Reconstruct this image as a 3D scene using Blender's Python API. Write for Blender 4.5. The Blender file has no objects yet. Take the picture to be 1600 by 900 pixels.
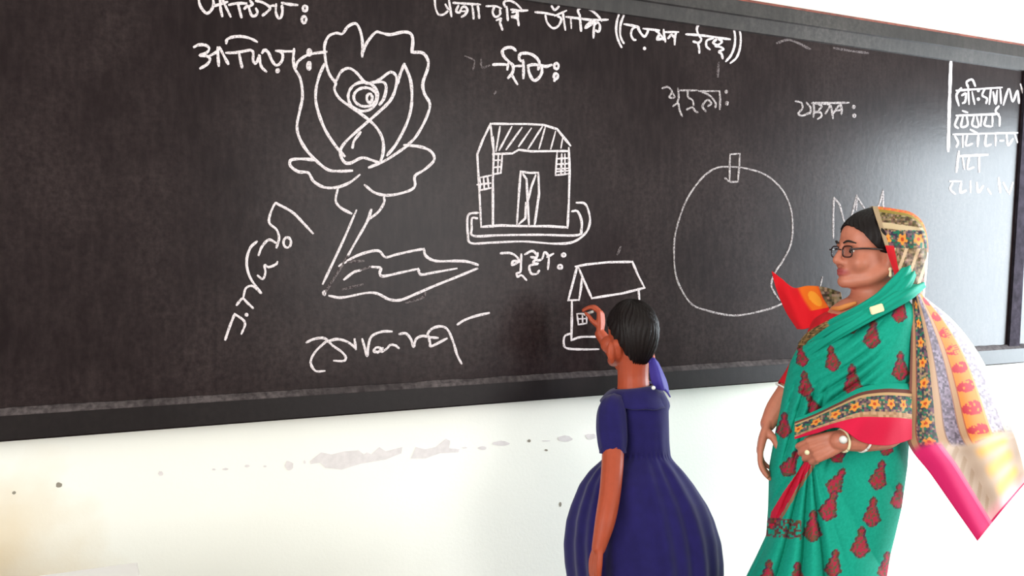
import bpy, bmesh, math, random
import numpy as np
from mathutils import Vector, Matrix

random.seed(7); np.random.seed(7)
C = bpy.context.scene
COL = C.collection

# ------------------------------------------------------------------ camera
FPX = 1400.0
TH = math.radians(64.15)          # heading from +x (the board runs along +x)
PITCH = math.atan(45 / FPX)       # looking slightly down
H, DB = 1.42, 2.45                # eye height, distance to the board plane (y = 0)
CAM = Vector((0, -DB, H))
FH = Vector((math.cos(TH), math.sin(TH), 0))
RT = Vector((math.sin(TH), -math.cos(TH), 0))
FW = FH * math.cos(PITCH) - Vector((0, 0, 1)) * math.sin(PITCH)
UP = Vector((0, 0, 1)) * math.cos(PITCH) + FH * math.sin(PITCH)
cd = bpy.data.cameras.new('camera'); cam = bpy.data.objects.new('camera', cd); COL.objects.link(cam)
cd.sensor_width = 36; cd.lens = FPX / 1600 * 36; cd.clip_start = 0.05
cam.matrix_world = Matrix(((RT.x, UP.x, -FW.x, CAM.x), (RT.y, UP.y, -FW.y, CAM.y), (RT.z, UP.z, -FW.z, CAM.z), (0, 0, 0, 1)))
C.camera = cam

# ------------------------------------------------------------------ light
C.view_settings.view_transform = 'Standard'
C.view_settings.look = 'None'
C.view_settings.gamma = 1
C.view_settings.use_curve_mapping = False
C.view_settings.exposure = 0.0
w = bpy.data.worlds.new('sky'); C.world = w; w.use_nodes = True
bgn = w.node_tree.nodes['Background']; bgn.inputs[0].default_value = (0.86, 0.93, 1, 1); bgn.inputs[1].default_value = 1.0

def area(name, loc, aim, sx, sy, power, col):
    l = bpy.data.lights.new(name, 'AREA'); l.shape = 'RECTANGLE'; l.size = sx; l.size_y = sy; l.energy = power; l.color = col
    o = bpy.data.objects.new(name, l); COL.objects.link(o); o.location = loc
    o.rotation_euler = (Vector(aim) - Vector(loc)).to_track_quat('-Z', 'Y').to_euler()
    return o
RX = 4.55      # right wall
LX = -1.7      # left wall
BY = -5.6      # back wall
# daylight through the right window; back and left windows are unseen additions for fill
area('daylight_right_window', (RX + 0.12, -0.98, 1.42), (0, -0.98, 1.42), 1.45, 1.45, 215, (0.82, 0.93, 1.0))
area('fill_light_back', (2.9, BY - 0.1, 1.75), (2.9, 0, 1.75), 2.2, 1.9, 95, (1.0, 0.985, 0.95))
area('fill_light_left', (LX - 0.1, -2.6, 1.65), (0, -2.6, 1.65), 2.7, 1.7, 105, (1.0, 0.985, 0.95))

# ------------------------------------------------------------------ helpers
def P(u, v, d):
    return CAM + (FW + RT * ((u - 800) / FPX) + UP * ((450 - v) / FPX)) * d
def onboard(u, v, off=0.0):
    r = FW + RT * ((u - 800) / FPX) + UP * ((450 - v) / FPX)
    return CAM + r * ((-off - CAM.y) / r.y)
def lin(c):
    out = []
    for x in c[:3]:
        x = x / 255.0
        out.append(x / 12.92 if x <= 0.04045 else ((x + 0.055) / 1.055) ** 2.4)
    return tuple(out)
def lina(a):
    a = np.clip(np.asarray(a, float) / 255.0, 0, 1)
    return np.where(a <= 0.04045, a / 12.92, ((a + 0.055) / 1.055) ** 2.4)
def interp(x, xs, ys): return float(np.interp(x, xs, ys))

def mat(name, col=(0.5, 0.5, 0.5), rough=0.6, metal=0.0, spec=0.5, bump=0.0, bscale=300, vcol=False, var=0.0, vscale=20, sheen=0.0):
    m = bpy.data.materials.new(name); m.use_nodes = True
    nt = m.node_tree; b = nt.nodes['Principled BSDF']
    b.inputs['Base Color'].default_value = (*col, 1); b.inputs['Roughness'].default_value = rough
    b.inputs['Metallic'].default_value = metal; b.inputs['Specular IOR Level'].default_value = spec
    b.inputs['Sheen Weight'].default_value = sheen
    tc = nt.nodes.new('ShaderNodeTexCoord')
    src = None
    if vcol:
        a = nt.nodes.new('ShaderNodeAttribute'); a.attribute_name = 'Col'; src = a.outputs['Color']
    if var > 0:
        n = nt.nodes.new('ShaderNodeTexNoise'); n.inputs['Scale'].default_value = vscale; n.inputs['Detail'].default_value = 5
        nt.links.new(tc.outputs['Object'], n.inputs['Vector'])
        mr = nt.nodes.new('ShaderNodeMapRange'); mr.inputs['From Min'].default_value = 0.3; mr.inputs['From Max'].default_value = 0.7
        mr.inputs['To Min'].default_value = 1 - var; mr.inputs['To Max'].default_value = 1 + var
        nt.links.new(n.outputs['Fac'], mr.inputs['Value'])
        mx = nt.nodes.new('ShaderNodeVectorMath'); mx.operation = 'SCALE'
        if src is None: mx.inputs[0].default_value = col
        else: nt.links.new(src, mx.inputs[0])
        nt.links.new(mr.outputs['Result'], mx.inputs['Scale']); src = mx.outputs['Vector']
    if src is not None: nt.links.new(src, b.inputs['Base Color'])
    if bump > 0:
        n2 = nt.nodes.new('ShaderNodeTexNoise'); n2.inputs['Scale'].default_value = bscale; n2.inputs['Detail'].default_value = 3
        nt.links.new(tc.outputs['Object'], n2.inputs['Vector'])
        bp = nt.nodes.new('ShaderNodeBump'); bp.inputs['Strength'].default_value = bump; bp.inputs['Distance'].default_value = 0.002
        nt.links.new(n2.outputs['Fac'], bp.inputs['Height']); nt.links.new(bp.outputs['Normal'], b.inputs['Normal'])
    return m

def link(name, me, m, parent=None, smooth=True):
    o = bpy.data.objects.new(name, me); COL.objects.link(o)
    if m is not None:
        me.materials.clear(); me.materials.append(m)
    if smooth: me.shade_smooth()
    if parent is not None:
        o.parent = parent; o.matrix_parent_inverse = parent.matrix_basis.inverted()
    return o
def tag(o, label=None, cat=None, kind=None, group=None):
    if label: o['label'] = label
    if cat: o['category'] = cat
    if kind: o['kind'] = kind
    if group: o['group'] = group
    return o
def empty(name, loc, label, cat):
    o = bpy.data.objects.new(name, None); COL.objects.link(o); o.location = loc; o.empty_display_size = 0.1
    return tag(o, label, cat)
def box_bm(bm, x0, x1, y0, y1, z0, z1, bev=0.0):
    r = bmesh.ops.create_cube(bm, size=1)
    for v in r['verts']:
        v.co = Vector(((x0 + x1) / 2 + v.co.x * (x1 - x0), (y0 + y1) / 2 + v.co.y * (y1 - y0), (z0 + z1) / 2 + v.co.z * (z1 - z0)))
    if bev > 0:
        es = list({e for v in r['verts'] for e in v.link_edges})
        bmesh.ops.bevel(bm, geom=es, offset=bev, segments=2, affect='EDGES', profile=0.6)
def box(name, x0, x1, y0, y1, z0, z1, m, parent=None, bev=0.0):
    bm = bmesh.new(); box_bm(bm, x0, x1, y0, y1, z0, z1, bev)
    me = bpy.data.meshes.new(name); bm.to_mesh(me); bm.free()
    return link(name, me, m, parent, smooth=False)
def gridmesh(name, pts, closed=False, capped=False, col=None):
    """pts: rows x cols x 3 array"""
    pts = np.asarray(pts, float); R, K = pts.shape[:2]
    vs = pts.reshape(-1, 3).tolist(); fs = []
    kk = K if closed else K - 1
    for i in range(R - 1):
        for j in range(kk):
            a = i * K + j; b = i * K + (j + 1) % K
            fs.append((a, b, b + K, a + K))
    if capped:
        for row in (0, R - 1):
            c = pts[row].mean(0); vs.append(c.tolist()); ci = len(vs) - 1
            for j in range(K):
                a = row * K + j; b = row * K + (j + 1) % K
                fs.append((b, a, ci) if row == 0 else (a, b, ci))
    me = bpy.data.meshes.new(name); me.from_pydata(vs, [], fs); me.update()
    if col is not None:
        cc = np.ones((len(vs), 4)); cc[:R * K, :3] = np.asarray(col).reshape(-1, 3)
        if capped:
            cc[R * K] = [*np.asarray(col)[0].mean(0), 1]; cc[R * K + 1] = [*np.asarray(col)[-1].mean(0), 1]
        at = me.color_attributes.new('Col', 'FLOAT_COLOR', 'POINT'); at.data.foreach_set('color', cc.ravel())
    bm = bmesh.new(); bm.from_mesh(me); bmesh.ops.recalc_face_normals(bm, faces=bm.faces); bm.to_mesh(me); bm.free()
    return me
def Parr(u, v, d):
    u, v, d = np.broadcast_arrays(np.asarray(u, float), np.asarray(v, float), np.asarray(d, float))
    f, r, up, c = (np.array(x) for x in (FW, RT, UP, CAM))
    return c + (f + r * ((u - 800) / FPX)[..., None] + up * ((450 - v) / FPX)[..., None]) * d[..., None]
def solid(o, t, offset=0.0):
    md = o.modifiers.new('thickness', 'SOLIDIFY'); md.thickness = t; md.offset = offset
    return o

def catmull(pts, n=6):
    pts = [np.array(p, float) for p in pts]
    if len(pts) < 3:
        return [pts[0] + (pts[-1] - pts[0]) * k / n for k in range(n + 1)]
    out = []
    for i in range(len(pts) - 1):
        p0 = pts[i - 1] if i > 0 else 2 * pts[0] - pts[1]
        p1, p2 = pts[i], pts[i + 1]
        p3 = pts[i + 2] if i + 2 < len(pts) else 2 * pts[-1] - pts[-2]
        for k in range(n):
            t = k / n
            out.append(0.5 * (2 * p1 + (p2 - p0) * t + (2 * p0 - 5 * p1 + 4 * p2 - p3) * t * t + (3 * p1 - p0 - 3 * p2 + p3) * t ** 3))
    out.append(pts[-1]); return out

# closed solids collected for one continuous body
class Solids:
    def __init__(s): s.bm = bmesh.new()
    def ell(s, c, r, axes=None, seg=24):
        q = bmesh.ops.create_uvsphere(s.bm, u_segments=seg, v_segments=seg // 2, radius=1)
        ax = axes or (Vector((1, 0, 0)), Vector((0, 1, 0)), Vector((0, 0, 1)))
        c = Vector(c)
        for v in q['verts']: v.co = c + ax[0] * (v.co.x * r[0]) + ax[1] * (v.co.y * r[1]) + ax[2] * (v.co.z * r[2])
    def tube(s, pts, radii, seg=14, n=5, cap=True):
        ps = catmull([tuple(p) + (r,) for p, r in zip(pts, radii)], n)
        rings = []
        P3 = [Vector(p[:3]) for p in ps]; R = [max(float(p[3]), 1e-4) for p in ps]
        t0 = (P3[1] - P3[0]).normalized(); t1 = (P3[-1] - P3[-2]).normalized()
        seq = []
        if cap:
            for a in (80, 60, 40, 20): seq.append((P3[0] - t0 * (R[0] * math.sin(math.radians(a))), R[0] * math.cos(math.radians(a)), t0))
        for i, p in enumerate(P3):
            t = (P3[min(i + 1, len(P3) - 1)] - P3[max(i - 1, 0)]).normalized(); seq.append((p, R[i], t))
        if cap:
            for a in (20, 40, 60, 80): seq.append((P3[-1] + t1 * (R[-1] * math.sin(math.radians(a))), R[-1] * math.cos(math.radians(a)), t1))
        ref = Vector((0, 0, 1)) if abs(t0.z) < 0.9 else Vector((1, 0, 0))
        nrm = (ref - t0 * ref.dot(t0)).normalized()
        for p, r, t in seq:
            nrm = (nrm - t * nrm.dot(t)).normalized(); b = t.cross(nrm)
            rings.append([s.bm.verts.new(p + (nrm * math.cos(2 * math.pi * k / seg) + b * math.sin(2 * math.pi * k / seg)) * r) for k in range(seg)])
        for i in range(len(rings) - 1):
            for k in range(seg):
                s.bm.faces.new((rings[i][k], rings[i][(k + 1) % seg], rings[i + 1][(k + 1) % seg], rings[i + 1][k]))
        s.bm.faces.new(rings[0][::-1]); s.bm.faces.new(rings[-1])
    def hand(s, wrist, D, N, T, L, curl, spread=1.0, thumb=(0.6, 0.6, 0.5), wr=0.02):
        wrist = Vector(wrist); D = Vector(D).normalized(); N = Vector(N); N = (N - D * N.dot(D)).normalized()
        T = Vector(T); T = (T - D * T.dot(D) - N * T.dot(N)).normalized()
        k = L / 0.17; tips = []
        wv = (0.027, 0.009, -0.009, -0.025)
        fl = (0.92, 1.0, 0.94, 0.76); fr = (0.0085, 0.0088, 0.0084, 0.0074)
        for i in range(4):
            K = wrist + D * (0.50 * L - (0.006 if i == 3 else 0) * k) + T * (wv[i] * k * spread)
            s.tube([wrist + D * 0.0 + T * (wv[i] * 0.55 * k), wrist + D * (0.25 * L) + T * (wv[i] * 0.85 * k) - N * 0.002, K], [0.0125 * k, 0.0125 * k, 0.0105 * k], n=3)
            c = curl[i] if isinstance(curl[0], (tuple, list)) else curl
            p = K; a = 0; pts = [p]; fan = T * (wv[i] * 2.2 * (spread - 0.6))
            for seg, ca in zip((0.25, 0.165, 0.125), c):
                a += ca
                p = p + ((D + fan).normalized() * math.cos(a) + N * math.sin(a)) * (seg * L * fl[i]); pts.append(p)
            s.tube(pts, [fr[i] * k * 1.08, fr[i] * k, fr[i] * 0.93 * k, fr[i] * 0.75 * k], seg=10, n=4); tips.append(p)
        b = wrist + D * (0.14 * L) + T * (0.016 * k)
        d1 = (T * thumb[0] + D * thumb[1] + N * thumb[2]).normalized(); d2 = (d1 * 0.75 + D * 0.5 + N * 0.15).normalized()
        s.tube([b, b + d1 * (0.2 * L), b + d1 * (0.2 * L) + d2 * (0.17 * L), b + d1 * (0.2 * L) + d2 * (0.17 * L) + (d2 + N * 0.25).normalized() * (0.12 * L)],
               [0.0145 * k, 0.0115 * k, 0.0098 * k, 0.0075 * k], seg=10, n=4)
        return tips
    def remesh(s, name, voxel, smooth=4):
        bmesh.ops.recalc_face_normals(s.bm, faces=s.bm.faces)
        me = bpy.data.meshes.new(name + '_src'); s.bm.to_mesh(me); s.bm.free()
        o = bpy.data.objects.new(name + '_src', me); COL.objects.link(o)
        r = o.modifiers.new('r', 'REMESH'); r.mode = 'VOXEL'; r.voxel_size = voxel; r.use_smooth_shade = True
        if smooth:
            sm = o.modifiers.new('s', 'SMOOTH'); sm.iterations = smooth; sm.factor = 0.5
        dg = bpy.context.evaluated_depsgraph_get(); dg.update()
        out = bpy.data.meshes.new_from_object(o.evaluated_get(dg)); out.name = name
        bpy.data.objects.remove(o); bpy.data.meshes.remove(me)
        return out
    def raw(s, name):
        bmesh.ops.recalc_face_normals(s.bm, faces=s.bm.faces)
        me = bpy.data.meshes.new(name); s.bm.to_mesh(me); s.bm.free(); return me
def coords(me):
    a = np.empty(len(me.vertices) * 3); me.vertices.foreach_get('co', a); return a.reshape(-1, 3)
def setcol(me, cols):
    cc = np.ones((len(cols), 4)); cc[:, :3] = cols
    at = me.color_attributes.new('Col', 'FLOAT_COLOR', 'POINT'); at.data.foreach_set('color', cc.ravel())

# ------------------------------------------------------------------ materials of the room
def wall_material():
    m = mat('lime_washed_wall', lin((250, 248, 240)), 0.85, spec=0.2, bump=0.15, bscale=120, var=0.02, vscale=2)
    nt = m.node_tree; b = nt.nodes['Principled BSDF']
    src = b.inputs['Base Color'].links[0].from_socket
    geo = nt.nodes.new('ShaderNodeNewGeometry')
    # tan tint low on the wall at the left, fading out with noise
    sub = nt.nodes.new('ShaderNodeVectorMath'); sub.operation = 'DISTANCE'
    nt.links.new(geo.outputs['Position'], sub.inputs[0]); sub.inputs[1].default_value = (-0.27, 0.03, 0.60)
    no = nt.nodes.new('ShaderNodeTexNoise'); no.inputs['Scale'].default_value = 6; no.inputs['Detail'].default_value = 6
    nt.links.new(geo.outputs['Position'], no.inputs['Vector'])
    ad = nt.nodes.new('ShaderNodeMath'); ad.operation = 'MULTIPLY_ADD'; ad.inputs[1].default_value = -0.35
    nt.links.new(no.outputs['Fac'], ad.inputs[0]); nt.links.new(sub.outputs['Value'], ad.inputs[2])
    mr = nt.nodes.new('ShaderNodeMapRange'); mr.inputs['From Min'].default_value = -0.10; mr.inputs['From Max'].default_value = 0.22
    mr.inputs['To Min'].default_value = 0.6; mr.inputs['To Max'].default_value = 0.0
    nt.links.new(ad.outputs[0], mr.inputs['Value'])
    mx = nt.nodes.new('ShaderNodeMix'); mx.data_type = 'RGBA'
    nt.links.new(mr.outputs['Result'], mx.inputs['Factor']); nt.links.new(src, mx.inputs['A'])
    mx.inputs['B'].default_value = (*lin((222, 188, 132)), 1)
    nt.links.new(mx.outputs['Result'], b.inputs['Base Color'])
    return m
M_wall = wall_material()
M_plain = mat('plain_wall_paint', lin((205, 203, 194)), 0.85, spec=0.2)
M_floor = mat('cement_floor', lin((105, 98, 90)), 0.7, var=0.12, vscale=4)
M_winframe = mat('window_frame_paint', lin((120, 130, 125)), 0.5)

def board_material(name, base, dusty, rough, dust, spec=0.2):
    m = bpy.data.materials.new(name); m.use_nodes = True
    nt = m.node_tree; b = nt.nodes['Principled BSDF']; N = nt.nodes.new; L = nt.links.new
    b.inputs['Roughness'].default_value = rough; b.inputs['Specular IOR Level'].default_value = spec
    geo = N('ShaderNodeNewGeometry')
    def noise(scale, det, sx=1, sz=1):
        mp = N('ShaderNodeMapping'); mp.inputs['Scale'].default_value = (sx, 1, sz)
        L(geo.outputs['Position'], mp.inputs['Vector'])
        n = N('ShaderNodeTexNoise'); n.inputs['Scale'].default_value = scale; n.inputs['Detail'].default_value = det; n.inputs['Roughness'].default_value = 0.6
        L(mp.outputs['Vector'], n.inputs['Vector']); return n.outputs['Fac']
    def rng(s, a, c, lo, hi):
        r = N('ShaderNodeMapRange'); r.inputs['From Min'].default_value = a; r.inputs['From Max'].default_value = c
        r.inputs['To Min'].default_value = lo; r.inputs['To Max'].default_value = hi; L(s, r.inputs['Value']); return r.outputs['Result']
    big = rng(noise(2.2, 5), 0.38, 0.68, 0, 1)
    streak = rng(noise(16, 4, 3.0, 0.7), 0.42, 0.72, 0, 1)
    fine = rng(noise(70, 3), 0.35, 0.7, 0.2, 1)
    a = N('ShaderNodeMath'); a.operation = 'MULTIPLY'; L(big, a.inputs[0]); L(fine, a.inputs[1])
    c = N('ShaderNodeMath'); c.operation = 'MULTIPLY_ADD'; L(streak, c.inputs[0]); c.inputs[1].default_value = 0.3; L(a.outputs[0], c.inputs[2])
    d = N('ShaderNodeMath'); d.operation = 'MULTIPLY'; d.use_clamp = True; L(c.outputs[0], d.inputs[0]); d.inputs[1].default_value = dust
    mx = N('ShaderNodeMix'); mx.data_type = 'RGBA'; L(d.outputs[0], mx.inputs['Factor'])
    mx.inputs['A'].default_value = (*base, 1); mx.inputs['B'].default_value = (*dusty, 1)
    L(mx.outputs['Result'], b.inputs['Base Color'])
    bp = N('ShaderNodeBump'); bp.inputs['Strength'].default_value = 0.12; bp.inputs['Distance'].default_value = 0.003
    L(noise(45, 4), bp.inputs['Height']); L(bp.outputs['Normal'], b.inputs['Normal'])
    return m
M_board = board_material('black_painted_board', (0.0085, 0.0032, 0.0042), (0.058, 0.040, 0.039), 0.29, 0.6)
M_rail = board_material('black_painted_rail', (0.006, 0.0028, 0.0032), (0.022, 0.015, 0.015), 0.40, 0.4, 0.22)
M_toprail = board_material('glare_lightened_rail', (0.012, 0.008, 0.008), (0.09, 0.075, 0.07), 0.46, 0.6, 0.5)  # top rail coloured lighter so its paint carries part of the window glare
M_dust = board_material('chalk_dust', (0.022, 0.016, 0.017), (0.15, 0.123, 0.123), 0.9, 1.0)
M_edge = mat('dark_matte_wood', (0.03, 0.024, 0.032), 0.95, spec=0.05, var=0.4, vscale=40)
M_redline = mat('worn_red_paint', lin((120, 62, 50)), 0.8, var=0.4, vscale=30)

def chalk_material(name, strong, weak, lo, hi):
    m = mat(name, strong, 0.95, spec=0.1)
    nt = m.node_tree; b = nt.nodes['Principled BSDF']
    geo = nt.nodes.new('ShaderNodeNewGeometry')
    n = nt.nodes.new('ShaderNodeTexNoise'); n.inputs['Scale'].default_value = 260; n.inputs['Detail'].default_value = 2
    nt.links.new(geo.outputs['Position'], n.inputs['Vector'])
    r = nt.nodes.new('ShaderNodeMapRange'); r.inputs['From Min'].default_value = lo; r.inputs['From Max'].default_value = hi
    nt.links.new(n.outputs['Fac'], r.inputs['Value'])
    mx = nt.nodes.new('ShaderNodeMix'); mx.data_type = 'RGBA'; nt.links.new(r.outputs['Result'], mx.inputs['Factor'])
    mx.inputs['A'].default_value = (*weak, 1); mx.inputs['B'].default_value = (*strong, 1)
    nt.links.new(mx.outputs['Result'], b.inputs['Base Color'])
    return m
M_chalk = chalk_material('white_chalk', lin((226, 214, 216)), lin((140, 128, 130)), 0.28, 0.48)
M_chalk_soft = chalk_material('worn_chalk', lin((190, 180, 180)), lin((90, 80, 82)), 0.35, 0.6)
M_chalk_faint = chalk_material('faint_chalk', lin((120, 110, 110)), lin((55, 46, 48)), 0.38, 0.6)

# ------------------------------------------------------------------ room shell
WY = 0.03      # face of the board wall
ZC = 3.1
def shell(name, *a): return tag(box(name, *a), kind='structure')
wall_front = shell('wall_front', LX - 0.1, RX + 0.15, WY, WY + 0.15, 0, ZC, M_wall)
shell('floor', LX - 0.15, RX + 0.15, BY - 0.15, WY + 0.15, -0.1, 0, M_floor)
shell('ceiling', LX - 0.15, RX + 0.15, BY - 0.15, WY + 0.15, ZC, ZC + 0.1, M_plain)
def wall_with_hole(name, axis, pos, t, a0, a1, h0, h1, z0, z1):
    bm = bmesh.new()
    for (p, q, lo, hi) in ((a0, h0, 0, ZC), (h1, a1, 0, ZC), (h0, h1, 0, z0), (h0, h1, z1, ZC)):
        if axis == 'x': box_bm(bm, pos, pos + t, p, q, lo, hi)
        else: box_bm(bm, p, q, pos, pos + t, lo, hi)
    me = bpy.data.meshes.new(name); bm.to_mesh(me); bm.free()
    return tag(link(name, me, M_plain, smooth=False), kind='structure')
wall_with_hole('wall_right', 'x', RX, 0.15, BY, WY, -1.75, -0.22, 0.65, 2.2)
wall_with_hole('wall_back', 'y', BY - 0.15, 0.15, LX, RX, 1.75, 4.05, 0.75, 2.75)
wall_with_hole('wall_left', 'x', LX - 0.15, 0.15, BY, WY, -4.0, -1.2, 0.75, 2.55)
def window(name, axis, pos, a0, a1, z0, z1, n):
    bm = bmesh.new(); s = 0.035
    def b(p, q, lo, hi):
        if axis == 'x': box_bm(bm, pos, pos + 0.04, p, q, lo, hi)
        else: box_bm(bm, p, q, pos, pos + 0.04, lo, hi)
    b(a0, a0 + s, z0, z1); b(a1 - s, a1, z0, z1); b(a0, a1, z0, z0 + s); b(a0, a1, z1 - s, z1)
    for k in range(1, n): c = a0 + (a1 - a0) * k / n; b(c - 0.012, c + 0.012, z0, z1)
    me = bpy.data.meshes.new(name); bm.to_mesh(me); bm.free()
    return tag(link(name, me, M_winframe, smooth=False), kind='structure')
window('window_1', 'x', RX + 0.02, -1.75, -0.22, 0.65, 2.2, 3)
window('fill_window_back', 'y', BY - 0.05, 1.75, 4.05, 0.75, 2.75, 3)  # unseen frame, added around the back fill light
window('fill_window_left', 'x', LX - 0.06, -4.0, -1.2, 0.75, 2.55, 4)  # put in out of view to hold the left fill light

# flaking patches and specks on the white wall under the board
M_patch = mat('flaked_paint', lin((226, 218, 217)), 0.9, spec=0.1, var=0.06, vscale=60)
M_speck = mat('wall_speck', lin((150, 142, 130)), 0.9, spec=0.1)
def wall_patch(outline, m, name='flaked_patch'):
    bm = bmesh.new()
    pts = [onboard(u, v, -WY) for u, v in outline]
    from mathutils.geometry import tessellate_polygon
    n = len(pts); fr = [bm.verts.new(p - Vector((0, 0.0008, 0))) for p in pts]; bk = [bm.verts.new(p + Vector((0, 0.0012, 0))) for p in pts]
    for a, b, c_ in tessellate_polygon([[Vector((p.x, p.z, 0)) for p in pts]]): bm.faces.new((fr[a], fr[b], fr[c_]))
    for k in range(n): bm.faces.new((fr[k], fr[(k + 1) % n], bk[(k + 1) % n], bk[k]))
    bmesh.ops.recalc_face_normals(bm, faces=bm.faces)
    me = bpy.data.meshes.new(name); bm.to_mesh(me); bm.free()
    o = link(name, me, m, wall_front, smooth=False); o['kind'] = 'structure'; return o
def k8(pts): return [(440 + x / 3.077, 640 + y / 3.077) for x, y in pts]
wall_patch(k8([(190, 205), (240, 215), (300, 200), (370, 195), (395, 215), (410, 205), (430, 215), (470, 180), (500, 200), (580, 180), (575, 210), (500, 240), (380, 260), (290, 288), (210, 280), (185, 255), (140, 262), (135, 248)]), M_patch)
wall_patch(k8([(620, 235), (645, 180), (690, 190), (740, 180), (790, 140), (810, 150), (805, 185), (855, 190), (850, 205), (760, 210), (690, 235)]), M_patch)
def speck(cx, cy, rx, ry, m=M_patch):
    wall_patch([(cx + rx * (0.8 + 0.35 * random.random()) * math.cos(a), cy + ry * (0.8 + 0.35 * random.random()) * math.sin(a)) for a in [k * math.pi / 6 for k in range(12)]], m, 'wall_speck')
for (x, y, a, b) in ((35, 270, 22, 24), (965, 185, 22, 10), (1055, 162, 40, 12), (1360, 140, 38, 15), (1485, 130, 26, 15), (1270, 150, 24, 3), (880, 183, 12, 4), (110, 252, 6, 8)):
    speck(440 + x / 3.077, 640 + y / 3.077, a / 3.077, b / 3.077)
for (x, y, a, b) in ((1190, 150, 8, 7), (1272, 195, 8, 5), (1340, 455, 6, 11)):
    speck(440 + x / 3.077, 640 + y / 3.077, a / 3.077, b / 3.077, M_speck)
for (x, y, a, b) in ((22, 770, 3, 2.5), (92, 758, 5, 4), (251, 740, 4.5, 4), (334, 733.5, 3, 1.5), (352, 733, 5, 2), (386, 728, 4, 2), (414, 728.5, 3, 1.5)):
    speck(x, y, a, b, M_patch if x > 100 else M_speck)

# ------------------------------------------------------------------ blackboard
ZB, ZT = onboard(0, 688).z, onboard(1160, 3).z
ZBi, ZTi = onboard(0, 640).z, ZT - 0.10
XR = onboard(1600, 560).x; XL = -1.25
board = empty('blackboard', ((XL + XR) / 2, WY, ZB), 'long black painted blackboard on the white wall, covered in chalk drawings and writing', 'blackboard')
box('writing_surface', XL, XR + 0.01, 0.0, WY, ZB + 0.01, ZT - 0.01, M_board, board)
def rail(name, prof, m):
    pts = [[(x, y, z) for (y, z) in prof] for x in np.linspace(XL - 0.01, XR + 0.03, 60)]
    me = gridmesh(name, pts, closed=True, capped=True)
    return link(name, me, m, board, smooth=False)
rail('bottom_rail', [(WY, ZB), (-0.022, ZB), (-0.024, ZB + 0.004), (-0.020, ZBi - 0.012), (-0.004, ZBi), (WY, ZBi)], M_rail)
rail('top_rail', [(WY, ZT), (-0.014, ZT), (-0.018, ZT - 0.05), (-0.010, ZT - 0.053), (-0.008, ZTi), (0.004, ZTi - 0.003), (WY, ZTi)], M_toprail)
rail('top_edge_line', [(WY, ZT + 0.006), (-0.0142, ZT + 0.006), (-0.0152, ZT - 0.002), (WY, ZT - 0.002)], M_redline)['label'] = 'worn reddish line along the top edge'
# dark upright strip closing the right end
bm = bmesh.new()
c4 = [onboard(1577, 543, 0.012), onboard(1593, 546, 0.012), onboard(1616, 108, 0.012), onboard(1604, 108, 0.012)]
f0 = [bm.verts.new(p) for p in c4]; f1 = [bm.verts.new(Vector((p.x, WY, p.z))) for p in c4]
bm.faces.new(f0); bm.faces.new(f1[::-1])
for i in range(4): bm.faces.new((f0[i], f1[i], f1[(i + 1) % 4], f0[(i + 1) % 4]))
bmesh.ops.recalc_face_normals(bm, faces=bm.faces)
me = bpy.data.meshes.new('end_strip'); bm.to_mesh(me); bm.free()
tag(link('end_strip', me, M_edge, board, smooth=False), 'dark upright strip at the right end')

# chalk strokes: domed ribbons lying on the writing surface
def stroke_mesh(bm, pts, wpx, smooth=True, jitter=0.18, off=0.0):
    px = catmull(pts, 6) if (smooth and len(pts) > 2) else [np.array(p, float) for p in pts]
    if not smooth or len(pts) == 2:
        q = []
        for a, b in zip(px[:-1], px[1:]):
            k = max(2, int(np.linalg.norm(b - a) / 6)); q += [a + (b - a) * i / k for i in range(k)]
        px = q + [px[-1]]
    # drop coincident samples
    z = [px[0]]
    for p in px[1:]:
        if np.linalg.norm(p - z[-1]) > 0.6: z.append(p)
    px = z
    if len(px) < 2: px = [px[0] - np.array([0.6, 0]), px[0] + np.array([0.6, 0])]
    n = len(px); rows = []
    wj = 0.0
    for i, p in enumerate(px):
        t = px[min(i + 1, n - 1)] - px[max(i - 1, 0)]; l = np.linalg.norm(t); t = t / (l if l > 1e-6 else 1)
        nn = np.array([-t[1], t[0]]); wj = 0.6 * wj + 0.4 * random.uniform(-jitter, jitter) * 2
        hw = wpx * 0.46 * (1 + wj)
        ex = 0
        if i == 0: ex = -0.35 * wpx
        if i == n - 1: ex = 0.35 * wpx
        e = 0.62 if i in (0, n - 1) else 1.0
        q = p + t * ex
        rows.append([onboard(*(q + nn * hw * e), 0.0004 + off), onboard(*q, 0.0016 + off), onboard(*(q - nn * hw * e), 0.0004 + off)])
    vs = [[bm.verts.new(p) for p in r] for r in rows]
    for i in range(n - 1):
        for k in range(2): bm.faces.new((vs[i][k], vs[i + 1][k], vs[i + 1][k + 1], vs[i][k + 1]))
def ell_pts(cx, cy, rx, ry, n=12, a0=0.4): return [(cx + rx * math.cos(a0 + 2 * math.pi * k / n), cy + ry * math.sin(a0 + 2 * math.pi * k / n)) for k in range(n + 1)]
ZCNT = [0]
def pieces(name, label, groups, m=None):
    for (a, b, c, d, e, sts) in groups:
        for st in sts: drawing(name, label, [(a, b, c, d, e, [st])], m)
def drawing(name, label, groups, m=None):
    bm = bmesh.new()
    for (s, ox, oy, wpx, smooth, strokes) in groups:
        for st in strokes:
            if isinstance(st[0], str):
                st = ell_pts(*st[1:])
            ZCNT[0] += 1
            stroke_mesh(bm, [(ox + x / s, oy + y / s) for x, y in st], wpx, smooth, off=0.00003 * (ZCNT[0] % 17))
    bmesh.ops.recalc_face_normals(bm, faces=bm.faces)
    me = bpy.data.meshes.new(name); bm.to_mesh(me); bm.free()
    return tag(link(name, me, m or M_chalk, board), label)

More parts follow.
